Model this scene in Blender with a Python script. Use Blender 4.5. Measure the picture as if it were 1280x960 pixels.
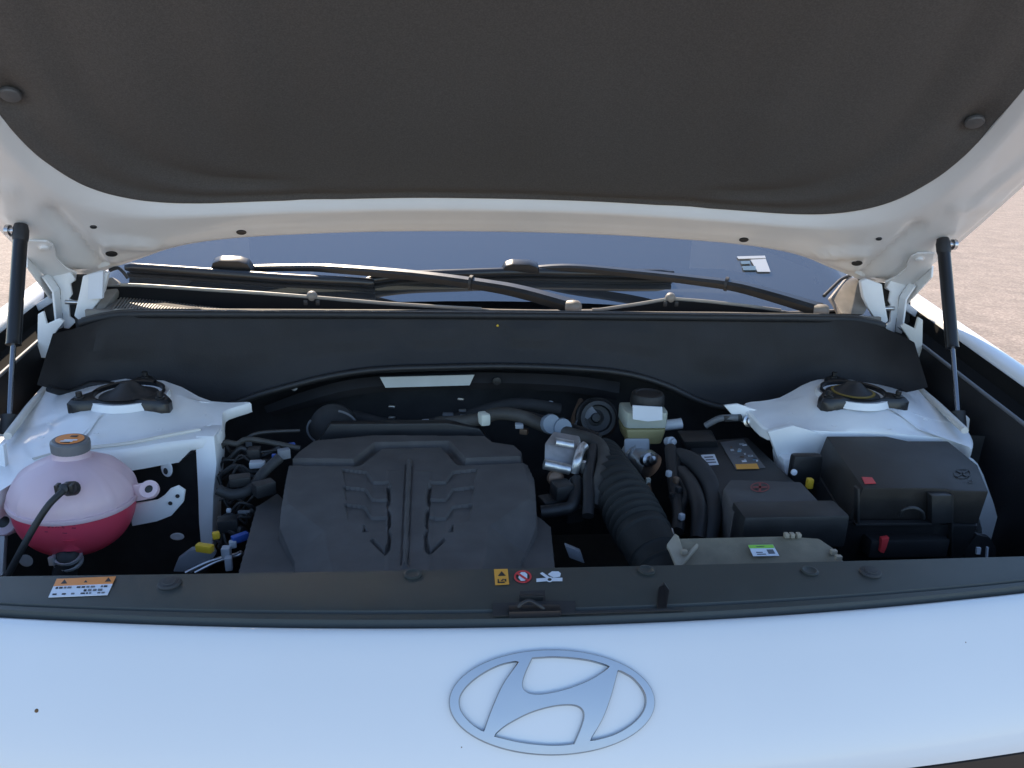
import bpy, bmesh, math, random
import numpy as np
from mathutils import Vector, Matrix, noise
from mathutils.geometry import tessellate_polygon
random.seed(7)
for o in list(bpy.data.objects): bpy.data.objects.remove(o)
SC = bpy.context.scene
COL = SC.collection

# ------------------------------------------------------------------ camera
YAW, PITCH, ROLL = (math.radians(a) for a in (4.8146, 18.2908, 1.485))
CAM = np.array([-.09348, 0., 1.47]); FPX = 960.
_fw = np.array([math.sin(YAW)*math.cos(PITCH), math.cos(YAW)*math.cos(PITCH), -math.sin(PITCH)])
_rt = np.array([math.cos(YAW), -math.sin(YAW), 0.]); _up = np.cross(_rt, _fw)
RT = math.cos(ROLL)*_rt + math.sin(ROLL)*_up
UP = -math.sin(ROLL)*_rt + math.cos(ROLL)*_up
cd = bpy.data.cameras.new('camera'); cd.sensor_width = 36; cd.lens = 36*FPX/1280
cd.clip_start = .02; cd.clip_end = 3000
camera = bpy.data.objects.new('camera', cd); COL.objects.link(camera)
m = Matrix(((RT[0], UP[0], -_fw[0], CAM[0]), (RT[1], UP[1], -_fw[1], CAM[1]), (RT[2], UP[2], -_fw[2], CAM[2]), (0, 0, 0, 1)))
camera.matrix_world = m
SC.camera = camera

# ------------------------------------------------------------------ light
SUN_EL, SUN_AZ = math.radians(41), math.radians(-18)     # azimuth measured from the car's rear (+Y) towards +X
SUN_STRENGTH, SKY_STRENGTH, EXPOSURE = 3.6, .115, 1.64
sdir = Vector((math.sin(SUN_AZ)*math.cos(SUN_EL), math.cos(SUN_AZ)*math.cos(SUN_EL), math.sin(SUN_EL)))
w = bpy.data.worlds.new('World'); SC.world = w; w.use_nodes = True
nt = w.node_tree; nt.nodes.clear()
sky = nt.nodes.new('ShaderNodeTexSky'); sky.sky_type = 'NISHITA'; sky.sun_disc = False
sky.sun_elevation = SUN_EL; sky.sun_rotation = SUN_AZ
sky.air_density = 1.0; sky.dust_density = .15; sky.ozone_density = 2.2
bg = nt.nodes.new('ShaderNodeBackground'); bg.inputs['Strength'].default_value = SKY_STRENGTH
ow = nt.nodes.new('ShaderNodeOutputWorld')
nt.links.new(sky.outputs[0], bg.inputs[0]); nt.links.new(bg.outputs[0], ow.inputs[0])
sl = bpy.data.lights.new('sun', 'SUN'); sl.energy = SUN_STRENGTH; sl.angle = math.radians(.53); sl.color = (1, .83, .63)
so = bpy.data.objects.new('sun', sl); COL.objects.link(so)
so.rotation_euler = (-sdir).to_track_quat('-Z', 'Y').to_euler(); so.location = (-4, 6, 6)
SC.view_settings.view_transform = 'Standard'; SC.view_settings.look = 'None'
SC.view_settings.exposure = EXPOSURE; SC.view_settings.gamma = 1
SC.render.engine = 'CYCLES'

# ------------------------------------------------------------------ survey: pixel of the photograph -> point at a known real distance
def ray(px, py): return _fw + RT*(px-640)/FPX - UP*(py-480)/FPX
def P(px, py, X=None, Y=None, Z=None):
    d = ray(px, py)
    t = (Y-CAM[1])/d[1] if Y is not None else (Z-CAM[2])/d[2] if Z is not None else (X-CAM[0])/d[0]
    return Vector(CAM + d*t)
def onplane(px, py, pt, n):
    d = Vector(ray(px, py)); n = Vector(n); c = Vector(CAM)
    return c + d*((Vector(pt)-c).dot(n)/d.dot(n))

# ------------------------------------------------------------------ materials
MATS = {}
def mat(name, col, rough=.5, metal=0., coat=0., bump=0., bscale=300., var=0., vscale=20., col2=None, spec=.5, detail=4., bdist=.001):
    if name in MATS: return MATS[name]
    m = bpy.data.materials.new(name); m.use_nodes = True; n = m.node_tree; b = n.nodes['Principled BSDF']
    b.inputs['Base Color'].default_value = (*col, 1); b.inputs['Roughness'].default_value = rough
    b.inputs['Metallic'].default_value = metal; b.inputs['Coat Weight'].default_value = coat
    b.inputs['Coat Roughness'].default_value = .04; b.inputs['Specular IOR Level'].default_value = spec
    tc = n.nodes.new('ShaderNodeTexCoord')
    if var or col2:
        nz = n.nodes.new('ShaderNodeTexNoise'); nz.inputs['Scale'].default_value = vscale; nz.inputs['Detail'].default_value = detail
        n.links.new(tc.outputs['Object'], nz.inputs['Vector'])
        rp = n.nodes.new('ShaderNodeValToRGB'); rp.color_ramp.elements[0].position = .35; rp.color_ramp.elements[1].position = .68
        c2 = col2 or tuple(min(1, c*(1+var)) for c in col); c1 = col if col2 else tuple(c*(1-var) for c in col)
        rp.color_ramp.elements[0].color = (*c1, 1); rp.color_ramp.elements[1].color = (*c2, 1)
        n.links.new(nz.outputs['Fac'], rp.inputs[0]); n.links.new(rp.outputs[0], b.inputs['Base Color'])
        mr = n.nodes.new('ShaderNodeMapRange'); mr.inputs['To Min'].default_value = max(0, rough-.08); mr.inputs['To Max'].default_value = min(1, rough+.1)
        n.links.new(nz.outputs['Fac'], mr.inputs['Value']); n.links.new(mr.outputs[0], b.inputs['Roughness'])
    if bump:
        bz = n.nodes.new('ShaderNodeTexNoise'); bz.inputs['Scale'].default_value = bscale; bz.inputs['Detail'].default_value = 3
        n.links.new(tc.outputs['Object'], bz.inputs['Vector'])
        bp = n.nodes.new('ShaderNodeBump'); bp.inputs['Strength'].default_value = bump; bp.inputs['Distance'].default_value = bdist
        n.links.new(bz.outputs['Fac'], bp.inputs['Height']); n.links.new(bp.outputs[0], b.inputs['Normal'])
    MATS[name] = m; return m
PAINT = mat('white paint', (.715, .715, .705), .36, coat=.25, var=.012, vscale=6, bump=.012, bscale=900)
EPAINT = mat('white bay paint', (.80, .80, .795), .42, coat=.15, var=.07, vscale=9, bump=.05, bscale=160)
HPAINT = mat('hood inner paint', (.84, .83, .815), .38, coat=.3, var=.025, vscale=9, bump=.03, bscale=200)
SEALER = mat('seam sealer', (.66, .63, .57), .6, bump=.3, bscale=120)
FELT = mat('hood felt', (.098, .094, .091), .92, bump=.5, bscale=800, var=.16, vscale=420, spec=.3)
PLAST = mat('black plastic', (.017, .017, .018), .48, bump=.25, bscale=900, var=.12, vscale=40)
PLASTR = mat('black rough plastic', (.03, .03, .031), .62, bump=.5, bscale=1100, var=.15, vscale=30)
COVER = mat('engine cover plastic', (.098, .090, .086), .72, bump=.5, bscale=1300, var=.12, vscale=25, spec=.22)
RADP = mat('radiator cover plastic', (.040, .0445, .040), .52, bump=.3, bscale=1200, var=.08, vscale=18)
COWLP = mat('cowl plastic', (.19, .172, .152), .46, bump=.4, bscale=900, var=.2, vscale=30)
FIRE = mat('bulkhead plastic', (.019, .018, .0195), .6, bump=.4, bscale=400, var=.25, vscale=12, spec=.35)
WIPE = mat('wiper black', (.014, .014, .0145), .3, bump=.1, bscale=900, var=.1)
RUB = mat('rubber', (.018, .018, .019), .55, bump=.2, bscale=500, var=.15, vscale=60)
RUBD = mat('dusty rubber', (.05, .047, .043), .65, bump=.3, bscale=500, var=.3, vscale=40)
VOID = mat('dark bay metal', (.027, .026, .026), .8, var=.3, vscale=25)  # base colour lifted to put glare haze into the dark gaps
BLK = mat('gloss black', (.012, .012, .013), .22)
ALU = mat('cast aluminium', (.55, .56, .57), .38, metal=.9, bump=.4, bscale=300, var=.12, vscale=40)
STEEL = mat('zinc steel', (.5, .5, .51), .3, metal=1., var=.1, vscale=60)
CHROME = mat('strut rod dark chrome', (.20, .20, .215), .24, metal=1.)
EMB = mat('satin emblem metal', (.47, .52, .57), .5, metal=.7, var=.02, vscale=30)
EMBE = mat('emblem edge', (.36, .37, .38), .16, metal=1.)
GREYP = mat('grey plastic', (.13, .135, .145), .5, bump=.2, bscale=700, var=.1)
LGREY = mat('light grey plastic', (.42, .44, .47), .5, var=.08)
WLAB = mat('white label', (.72, .74, .78), .45, var=.03)
OLAB = mat('orange label', (.80, .26, .055), .45, var=.05)
YLAB = mat('amber label', (.80, .36, .05), .45, var=.05)
INK = mat('ink', (.02, .02, .022), .6)
RED = mat('red mark', (.62, .045, .05), .5, var=.06)
DRED = mat('dark red print', (.20, .03, .03), .5)
GRN = mat('green label', (.30, .62, .08), .5)
YEL = mat('yellow plastic', (.66, .42, .03), .45)
BLU = mat('blue plastic', (.03, .09, .35), .4)
CYAN = mat('pale blue print', (.25, .42, .55), .5)
CREAM = mat('cream foam', (.62, .63, .54), .75, bump=.4, bscale=200)
BROWN = mat('brown metal', (.17, .11, .075), .5, metal=.4, var=.3)
DARKG = mat('dash plastic', (.012, .012, .013), .8)
TAPE = mat('grey tape', (.20, .21, .23), .6, bump=.3, bscale=300)
DIRT = mat('dirt speck', (.16, .09, .04), .9)

def asphalt():
    m = bpy.data.materials.new('asphalt'); m.use_nodes = True; n = m.node_tree; b = n.nodes['Principled BSDF']
    tc = n.nodes.new('ShaderNodeTexCoord')
    vo = n.nodes.new('ShaderNodeTexVoronoi'); vo.inputs['Scale'].default_value = 55
    nz = n.nodes.new('ShaderNodeTexNoise'); nz.inputs['Scale'].default_value = 3; nz.inputs['Detail'].default_value = 8
    n.links.new(tc.outputs['Object'], vo.inputs['Vector']); n.links.new(tc.outputs['Object'], nz.inputs['Vector'])
    rp = n.nodes.new('ShaderNodeValToRGB'); e = rp.color_ramp.elements
    e[0].position = 0; e[0].color = (.175, .142, .122, 1); e[1].position = 1; e[1].color = (.285, .24, .208, 1)
    k = e.new(.5); k.color = (.21, .172, .148, 1)
    sx = n.nodes.new('ShaderNodeSeparateColor'); n.links.new(vo.outputs['Color'], sx.inputs[0]); n.links.new(sx.outputs[0], rp.inputs[0])
    r2 = n.nodes.new('ShaderNodeValToRGB'); r2.color_ramp.elements[0].color = (.82, .81, .80, 1); r2.color_ramp.elements[1].color = (1.12, 1.1, 1.08, 1)
    r2.color_ramp.elements[0].position = .3; r2.color_ramp.elements[1].position = .7
    n.links.new(nz.outputs['Fac'], r2.inputs[0])
    mx = n.nodes.new('ShaderNodeMix'); mx.data_type = 'RGBA'; mx.blend_type = 'MULTIPLY'; mx.inputs['Factor'].default_value = 1
    n.links.new(rp.outputs[0], mx.inputs[6]); n.links.new(r2.outputs[0], mx.inputs[7]); n.links.new(mx.outputs[2], b.inputs['Base Color'])
    b.inputs['Roughness'].default_value = .9
    bp = n.nodes.new('ShaderNodeBump'); bp.inputs['Strength'].default_value = .5; bp.inputs['Distance'].default_value = .006
    n.links.new(vo.outputs['Distance'], bp.inputs['Height']); n.links.new(bp.outputs[0], b.inputs['Normal'])
    return m
def glass():
    m = bpy.data.materials.new('windshield glass'); m.use_nodes = True; n = m.node_tree; n.nodes.clear()
    o = n.nodes.new('ShaderNodeOutputMaterial'); t = n.nodes.new('ShaderNodeBsdfTransparent'); t.inputs[0].default_value = (.16, .19, .20, 1)
    g = n.nodes.new('ShaderNodeBsdfGlossy'); g.inputs['Roughness'].default_value = .02; g.inputs[0].default_value = (1, 1, 1, 1)
    d = n.nodes.new('ShaderNodeBsdfDiffuse'); d.inputs[0].default_value = (.42, .42, .41, 1)      # thin film of dust
    f = n.nodes.new('ShaderNodeFresnel'); f.inputs[0].default_value = 2.7
    x = n.nodes.new('ShaderNodeMixShader'); y = n.nodes.new('ShaderNodeMixShader'); y.inputs[0].default_value = .085
    n.links.new(f.outputs[0], x.inputs[0]); n.links.new(t.outputs[0], x.inputs[1]); n.links.new(g.outputs[0], x.inputs[2])
    n.links.new(x.outputs[0], y.inputs[1]); n.links.new(d.outputs[0], y.inputs[2]); n.links.new(y.outputs[0], o.inputs[0])
    return m
def milky(name, col, trans, tint=None, rough=.35):
    m = bpy.data.materials.new(name); m.use_nodes = True; n = m.node_tree; b = n.nodes['Principled BSDF']; o = n.nodes['Material Output']
    b.inputs['Base Color'].default_value = (*col, 1); b.inputs['Roughness'].default_value = rough
    t = n.nodes.new('ShaderNodeBsdfTranslucent'); t.inputs[0].default_value = (*(tint or col), 1)
    tr = n.nodes.new('ShaderNodeBsdfTransparent'); tr.inputs[0].default_value = (*(tint or col), 1)
    x = n.nodes.new('ShaderNodeMixShader'); x.inputs[0].default_value = trans[0]
    y = n.nodes.new('ShaderNodeMixShader'); y.inputs[0].default_value = trans[1]
    n.links.new(b.outputs[0], x.inputs[1]); n.links.new(t.outputs[0], x.inputs[2])
    n.links.new(x.outputs[0], y.inputs[1]); n.links.new(tr.outputs[0], y.inputs[2]); n.links.new(y.outputs[0], o.inputs[0])
    return m
GLASS = glass()
MILK = milky('milky tank plastic', (.90, .73, .78), (.35, .12))
PINK = milky('coolant filled plastic', (.90, .10, .17), (.35, .0), (.95, .16, .25), .3)
BRK = milky('brake tank plastic', (.62, .64, .55), (.3, .05))
FLUID = milky('brake fluid plastic', (.42, .36, .17), (.25, .0))

# ------------------------------------------------------------------ mesh helpers
OFF = Vector((0, 2.2, 0))
car = bpy.data.objects.new('car', None); COL.objects.link(car); car.location = OFF
car['label'] = 'white car with its hood propped open on gas struts, engine bay showing'
car['category'] = 'car'
def link(name, me, mt, parent=None, label=None, smooth=False, angle=None):
    o = bpy.data.objects.new(name, me); COL.objects.link(o)
    if mt: me.materials.append(mt)
    p = parent if parent is not None else car
    o.parent = p
    if p is car: o.location = -OFF
    if label: o['label'] = label
    if smooth:
        me.polygons.foreach_set('use_smooth', [True]*len(me.polygons))
        if angle: 
            try: me.set_sharp_from_angle(angle=math.radians(angle))
            except Exception: pass
    return o
def mk(name, vs, fs, mt, parent=None, label=None, smooth=False, angle=None, bevel=0., seg=2, tri=False):
    bm = bmesh.new(); V = [bm.verts.new(v) for v in vs]
    for f in fs:
        try: bm.faces.new([V[i] for i in f])
        except ValueError: pass
    bmesh.ops.remove_doubles(bm, verts=bm.verts, dist=1e-6)
    bmesh.ops.recalc_face_normals(bm, faces=bm.faces)
    if bevel:
        es = [e for e in bm.edges if len(e.link_faces) == 2 and e.calc_face_angle(0) > .35]
        bmesh.ops.bevel(bm, geom=es, offset=bevel, segments=seg, affect='EDGES', profile=.6, clamp_overlap=True)
    me = bpy.data.meshes.new(name); bm.to_mesh(me); bm.free()
    return link(name, me, mt, parent, label, smooth or bool(bevel), angle or (38 if bevel else None))
def prism(name, poly, ext, mt, parent=None, label=None, bevel=0., seg=2):
    """a planar-ish polygon pushed along the vector ext"""
    n = len(poly); poly = [Vector(p) for p in poly]; ext = Vector(ext)
    vs = poly + [p+ext for p in poly]
    tris = tessellate_polygon([poly]) if n > 4 and not bevel else None
    if tris: fs = [tuple(t) for t in tris] + [tuple(i+n for i in reversed(t)) for t in tris]
    else: fs = [tuple(range(n)), tuple(range(2*n-1, n-1, -1))]
    fs += [(i, (i+1) % n, (i+1) % n+n, i+n) for i in range(n)]
    return mk(name, vs, fs, mt, parent, label, bevel=bevel, seg=seg)
def hexa(name, b, t, mt, parent=None, label=None, bevel=.004, seg=2):
    vs = list(b)+list(t); n = len(b)
    fs = [tuple(range(n))[::-1], tuple(range(n, 2*n))] + [(i, (i+1) % n, (i+1) % n+n, i+n) for i in range(n)]
    return mk(name, vs, fs, mt, parent, label, bevel=bevel, seg=seg)
def box(name, c, s, mt, parent=None, label=None, bevel=.003, rz=0.):
    x, y, z = (a/2 for a in s); R = Matrix.Rotation(rz, 3, 'Z'); c = Vector(c)
    q = [(-x, -y), (x, -y), (x, y), (-x, y)]
    return hexa(name, [c+R@Vector((a, b, -z)) for a, b in q], [c+R@Vector((a, b, z)) for a, b in q], mt, parent, label, bevel)
def loft(rows, closed=False, capped=False):
    n = len(rows[0]); vs = [v for r in rows for v in r]; fs = []
    for i in range(len(rows)-1):
        for j in range(n if closed else n-1):
            k = (j+1) % n; fs.append((i*n+j, i*n+k, (i+1)*n+k, (i+1)*n+j))
    if capped: fs += [tuple(range(n))[::-1], tuple(range((len(rows)-1)*n, len(rows)*n))]
    return vs, fs
def grid(name, rows, mt, parent=None, label=None, closed=False, capped=False, angle=40):
    vs, fs = loft(rows, closed, capped); return mk(name, vs, fs, mt, parent, label, smooth=True, angle=angle)
def crom(pts, sub=6, closed=False):
    pts = [Vector(p) for p in pts]; n = len(pts); out = []
    rng = range(n) if closed else range(n-1)
    for i in rng:
        if closed: a, b, c, d = (pts[(i+k) % n] for k in (-1, 0, 1, 2))
        else: a, b, c, d = pts[max(i-1, 0)], pts[i], pts[i+1], pts[min(i+2, n-1)]
        for k in range(sub):
            t = k/sub; out.append(.5*((2*b)+(c-a)*t+(2*a-5*b+4*c-d)*t*t+(3*b-a-3*c+d)*t**3))
    if not closed: out.append(pts[-1])
    return out
def tube_rows(path, rad, n=12):
    rows = []; N = len(path); up = Vector((0, 0, 1))
    t0 = (path[1]-path[0]).normalized(); s = t0.orthogonal().normalized()
    for i, p in enumerate(path):
        t = (path[min(i+1, N-1)]-path[max(i-1, 0)]).normalized()
        s = (s - t*s.dot(t)).normalized(); u = t.cross(s)
        r = rad(i/(N-1)) if callable(rad) else rad
        rows.append([p+(s*math.cos(a)+u*math.sin(a))*r for a in (2*math.pi*k/n for k in range(n))])
    return rows
def tube(name, pts, rad, mt, parent=None, label=None, n=12, sub=6, straight=False):
    path = [Vector(p) for p in pts] if straight else crom(pts, sub)
    return grid(name, tube_rows(path, rad, n), mt, parent, label, closed=True, capped=True, angle=50)
def lathe(name, prof, c, axis, mt, parent=None, label=None, n=32, angle=40, sx=1., sy=1.):
    ax = Vector(axis).normalized(); q = Vector((0, 0, 1)).rotation_difference(ax); c = Vector(c)
    rows = [[c+q@Vector((r*math.cos(a)*sx, r*math.sin(a)*sy, h)) for a in (2*math.pi*k/n for k in range(n))] for r, h in prof]
    return grid(name, rows, mt, parent, label, closed=True, capped=True, angle=angle)
def ramp(d, wdt): return np.clip(d/wdt, 0, 1)
def sstep(d, wdt): t = np.clip(d/wdt, 0, 1); return t*t*(3-2*t)
def sdist(poly, X, Y):
    """signed distance to polygon, positive inside"""
    poly = np.array([(p[0], p[1]) for p in poly]); d = np.full(X.shape, 1e9); ins = np.zeros(X.shape, bool)
    for i in range(len(poly)):
        a, b = poly[i], poly[(i+1) % len(poly)]; e = b-a; l2 = e@e+1e-12
        t = np.clip(((X-a[0])*e[0]+(Y-a[1])*e[1])/l2, 0, 1)
        d = np.minimum(d, np.hypot(X-a[0]-t*e[0], Y-a[1]-t*e[1]))
        c = ((a[1] > Y) != (b[1] > Y)) & (X < (b[0]-a[0])*(Y-a[1])/(b[1]-a[1]+1e-12)+a[0]); ins ^= c
    return np.where(ins, d, -d)
def decal(name, px, fn, up, mt, parent, th=.0006, label=None):
    return prism(name, [fn(*p) for p in px], Vector(up)*th, mt, parent, label)

# ================================================================== SETTING
me = bpy.data.meshes.new('ground'); S = 900
me.from_pydata([(-S, -S, 0), (S, -S, 0), (S, S, 0), (-S, S, 0)], [], [(0, 1, 2, 3)])
ground = bpy.data.objects.new('ground', me); COL.objects.link(ground); me.materials.append(asphalt())
ground['kind'] = 'structure'; ground['label'] = 'sunlit warm grey asphalt under and around the car'

# ================================================================== BODY SHELL
def fender(s):
    Ys = [.62, .75, .9, 1.05, 1.22, 1.4, 1.6, 1.72]
    def crest(y): return (.925 - .16*max(0, (1.0-y))**2/.15, 1.037+.167*(y-.9) if y > .9 else 1.037-.22*(.9-y))
    prof = [(.052, -.62), (.056, -.3), (.05, -.12), (.04, -.06), (.026, -.024), (.012, -.006), (0, 0), (-.012, .0005), (-.024, -.002), (-.030, -.009), (-.033, -.03)]
    rows = [[Vector((s*(crest(y)[0]+a), y, crest(y)[1]+b)) for a, b in prof] for y in Ys]
    lab = 'white front fender at the %s edge of the engine bay' % ('right' if s > 0 else 'left')
    f = grid('fender', rows, PAINT, None, lab, angle=60)
    gut = [(-.034, -.013), (-.040, -.04), (-.056, -.052), (-.076, -.052), (-.083, -.044)]
    grid('gutter', [[Vector((s*(crest(y)[0]+a), y, crest(y)[1]+b)) for a, b in gut] for y in Ys], mat('matte gutter', (.012, .012, .012), .9, spec=.08), f)
    pth = [Vector((s*(crest(y)[0]-.086), y, crest(y)[1]-.036)) for y in Ys]
    tube('seal_strip', pth, .0035, GREYP, f, n=8, sub=3)
    # inner black apron liner
    wall = [(-.087, -.038), (-.090, -.06), (-.092, -.15), (-.096, -.30), (-.10, -.55)]
    grid('apron_liner', [[Vector((s*(crest(y)[0]+a), y, crest(y)[1]+b)) for a, b in wall] for y in Ys], FIRE, f)
    return f
for s in (-1, 1): fender(s)

# cabin behind the windshield
def wz(y): return 1.118+.56*(y-1.63)
def xw(y): return .84-.16*(y-1.63)
ws_rows = []
for i in range(9):
    y = 1.63+i*.105; ws_rows.append([Vector((xw(y)*u, y+.10*(1-u*u)-.10, wz(y)-.035*u*u)) for u in np.linspace(-1, 1, 17)])
def glass_pt(px, py, up=0.):
    d = ray(px, py)
    for k in range(3000):
        t = 1.3+k*.0006; p = CAM+d*t; u = p[0]/.82
        y0 = p[1]+.10*u*u
        if y0 > 1.5 and p[2] <= wz(y0)-.035*u*u+up: return Vector(p)
    return P(px, py, Y=1.7)
wsh = grid('windshield', ws_rows, GLASS, None, 'dusty windshield reflecting the blue sky above the wipers', angle=None)
cab = bpy.data.meshes.new('cabin_shell')
rf = []
for y, z, xx in ((2.44, 1.565, .62), (2.6, 1.66, .63), (2.9, 1.72, .64), (3.6, 1.75, .65), (4.4, 1.74, .65), (5.1, 1.66, .62), (5.35, 1.35, .6), (5.45, .95, .75), (5.45, .35, .8)):
    rf.append([Vector((xx*u, y, z-.05*u*u)) for u in np.linspace(-1, 1, 13)])
cabin = grid('roof', rf, PAINT)
for s in (-1, 1):
    grid('body_side', [[Vector((s*a, y, z)) for a, z in ((.90, 1.13), (.955, 1.07), (.985, .9), (.985, .55), (.95, .3))] for y in (1.60, 2.2, 3.5, 4.9, 5.45)], PAINT, cabin)
    grid('side_window', [[Vector((s*.90, y0, 1.125)), Vector((s*.64, y1, z1))] for y0, y1, z1 in ((1.70, 2.5, 1.56), (2.6, 2.9, 1.67), (4.0, 4.0, 1.69), (5.4, 5.1, 1.6))], DARKG, cabin)
    tube('windshield_pillar', [(s*.855, 1.60, 1.08), (s*.845, 1.70, 1.11), (s*.775, 2.1, 1.33), (s*.68, 2.5, 1.575)], .034, PAINT, cabin, n=10)
    # door mirror
    lathe('door_mirror', [(.02, -.09), (.075, -.07), (.085, 0), (.075, .07), (.02, .1)], (s*1.06, 2.05, 1.17), (1, 0, 0), PAINT, cabin, n=16)
    tube('mirror_stalk', [(s*.93, 2.08, 1.10), (s*1.04, 2.06, 1.14)], .025, PLAST, cabin, n=8)
grid('dashboard', [[Vector((x, y, z)) for x in np.linspace(-.74, .74, 9)] for y, z in ((1.60, 1.06), (1.75, 1.075), (2.1, 1.10), (2.3, 1.08), (2.4, .9), (2.4, .5))], DARKG)
box('seat_row', (0, 3.1, .95), (1.7, .25, 1.2), DARKG, None)
grid('headliner', [[Vector((x, y, z)) for x in np.linspace(-.62, .62, 5)] for y, z in ((2.5, 1.54), (2.9, 1.64), (3.3, 1.66))], DARKG)

# bay floor and walls: dark metal below everything
box('bay_floor', (0, 1.08, .50), (1.62, 1.0, .02), VOID)
box('bulkhead', (0, 1.50, .80), (1.62, .02, .62), VOID)
box('radiator_wall', (0, .79, .72), (1.5, .03, .44), VOID)

# ================================================================== HOOD
def HZ(x, y): return 1.323+.70*(1.502-y)-.147*x*x
def HN(x): return Vector((.294*x*-1, -.70, -1)).normalized()      # inner side, towards the engine
def onH(px, py, dn=0.):
    d = ray(px, py); lo = None; prev = None
    for k in range(900):
        t = .5+k*.0025; p = CAM+d*t; g = p[2]-HZ(p[0], p[1])
        if prev is not None and prev*g <= 0:
            q = Vector(CAM+d*(t-.00125)); return q+HN(q.x)*dn
        prev = g
    raise ValueError((px, py))
STN = [((0, 1.459), (0, 1.570)), ((.16, 1.455), (.16, 1.566)), ((.325, 1.446), (.34, 1.554)), ((.48, 1.429), (.52, 1.538)), ((.56, 1.414), (.62, 1.538)),
       ((.615, 1.394), (.70, 1.555)), ((.655, 1.368), (.765, 1.568)), ((.68, 1.342), (.805, 1.572)), ((.695, 1.316), (.842, 1.548)), ((.706, 1.285), (.866, 1.51)),
       ((.714, 1.25), (.869, 1.45)), ((.716, 1.20), (.862, 1.36)), ((.712, 1.15), (.847, 1.234)), ((.697, 1.08), (.832, 1.12)), ((.675, .98), (.81, 1.0)),
       ((.63, .89), (.75, .88)), ((.5, .85), (.6, .80)), ((.25, .84), (.3, .775)), ((0, .838), (0, .765))]
full = STN + [((-a, b), (-c, d)) for (a, b), (c, d) in STN[-2:0:-1]]
Lc = crom([(a, b, 0) for (a, b), _ in full], 5, True); Oc = crom([(c, d, 0) for _, (c, d) in full], 5, True)
def seg_d(x, y, a, b):
    ax, ay = a; bx, by = b; e = (bx-ax, by-ay); l = e[0]**2+e[1]**2
    t = max(0, min(1, ((x-ax)*e[0]+(y-ay)*e[1])/l)); return math.hypot(x-ax-t*e[0], y-ay-t*e[1])
def hood_feature(x, y):
    ax = abs(x); d = 0.
    d += .003*max(0, 1-seg_d(ax, y, (.812, 1.33), (.80, 1.50))/.042)**.6 if seg_d(ax, y, (.812, 1.33), (.80, 1.50)) < .042 else 0     # hinge pad
    q = seg_d(ax, y, (.755, 1.37), (.765, 1.545)); d -= .012*math.exp(-(q/.014)**2)        # channel beside the hinge
    q = seg_d(ax, y, (.66, 1.50), (.715, 1.47)); d += .007*(1 if q < .014 else max(0, 1-(q-.014)/.006))   # pressed pad
    q = seg_d(ax, y, (.78, 1.30), (.845, 1.27)); d += .006*max(0, 1-q/.018)
    q = abs(ax-.80); d += .004*math.exp(-(q/.01)**2)*(1 if y < 1.28 else 0)
    return d
fr_prof = [(0, -.006), (.0, .004), (.05, .010), (.11, .0165), (.15, .0185), (.19, .0185), (.25, .018), (.31, .0175), (.37, .017), (.43, .0165), (.49, .016), (.55, .016), (.61, .0155), (.67, .015), (.73, .0145),
           (.79, .014), (.84, .013), (.88, .010), (.91, .005), (.94, .003), (.97, .0025), (1, .001), (1.008, -.004), (1.0, -.010)]
rows = []
for k in range(len(Lc)):
    a, b = Lc[k], Oc[k]; r = []
    for sfr, dn in fr_prof:
        x, y = a.x+(b.x-a.x)*sfr, a.y+(b.y-a.y)*sfr
        ft = hood_feature(x, y) if .15 < sfr < .9 else 0
        r.append(Vector((x, y, HZ(x, y)))+HN(x)*(dn+ft))
    rows.append(r)
rows.append(rows[0])
# outer skin is the hood itself, frame and liner are its pieces
sk = []
cx, cy = 0., 1.15
for kf in (1.0, .985, .9, .75, .6, .45, .3, .15, .02, .0001):
    sk.append([Vector((cx+(o.x-cx)*kf, cy+(o.y-cy)*kf, HZ(cx+(o.x-cx)*kf, cy+(o.y-cy)*kf)))-HN(o.x*kf)*(.010+.028*(1-kf**6)) for o in Oc])
hood = grid('hood', sk, PAINT, None, 'open white hood tilted up over the engine bay, seen from below', closed=True, angle=60)
frame = grid('inner_frame', rows, HPAINT, hood, 'white painted inner frame round the dark hood liner', angle=28)
# felt liner
lr = []
lc_y = 1.16
for kf, dn in [(1.004, -.004), (1.002, .004), (.995, .0065), (.985, .007), (.972, .004), (.955, .003), (.94, .0045), (.92, .008), (.90, .011)] + [(k, .013) for k in list(np.linspace(.87, .03, 26))+[.0001]]:
    r = []
    for o in Lc:
        x, y = o.x*kf, lc_y+(o.y-lc_y)*kf
        q = dn + .010*noise.noise(Vector((x*5, y*3.2, 3)))*(1-kf**8)
        if kf < .95:
            q -= .011*math.exp(-((kf-.83)/.035)**2)*max(0, min(1, (abs(x)-.33)/.12))
            q += .008*math.exp(-((abs(x)-.385)/.032)**2)*max(0, min(1, (1.33-y)/.12))
            q += .004*math.exp(-((kf-.70)/.05)**2)*max(0, min(1, (abs(x)-.42)/.08))
            for vx, va in ((-.36, .005), (-.25, .007), (-.12, -.004), (.02, .006), (.14, -.004), (.27, .006)): q += va*math.exp(-((x-vx)/.035)**2)*max(0, min(1, (1.36-y)/.2))
        dd = min(math.hypot(abs(x)-.684, y-1.152), 9); q -= .012*math.exp(-(dd/.030)**2)
        q -= .004*math.exp(-(math.hypot(abs(x)-.34, y-1.425)/.022)**2)
        r.append(Vector((x, y, HZ(x, y)))+HN(x)*q)
    lr.append(r)
liner = grid('insulation_liner', lr, FELT, hood, 'charcoal felt sound liner pinned under the hood', closed=True, angle=None)
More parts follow.
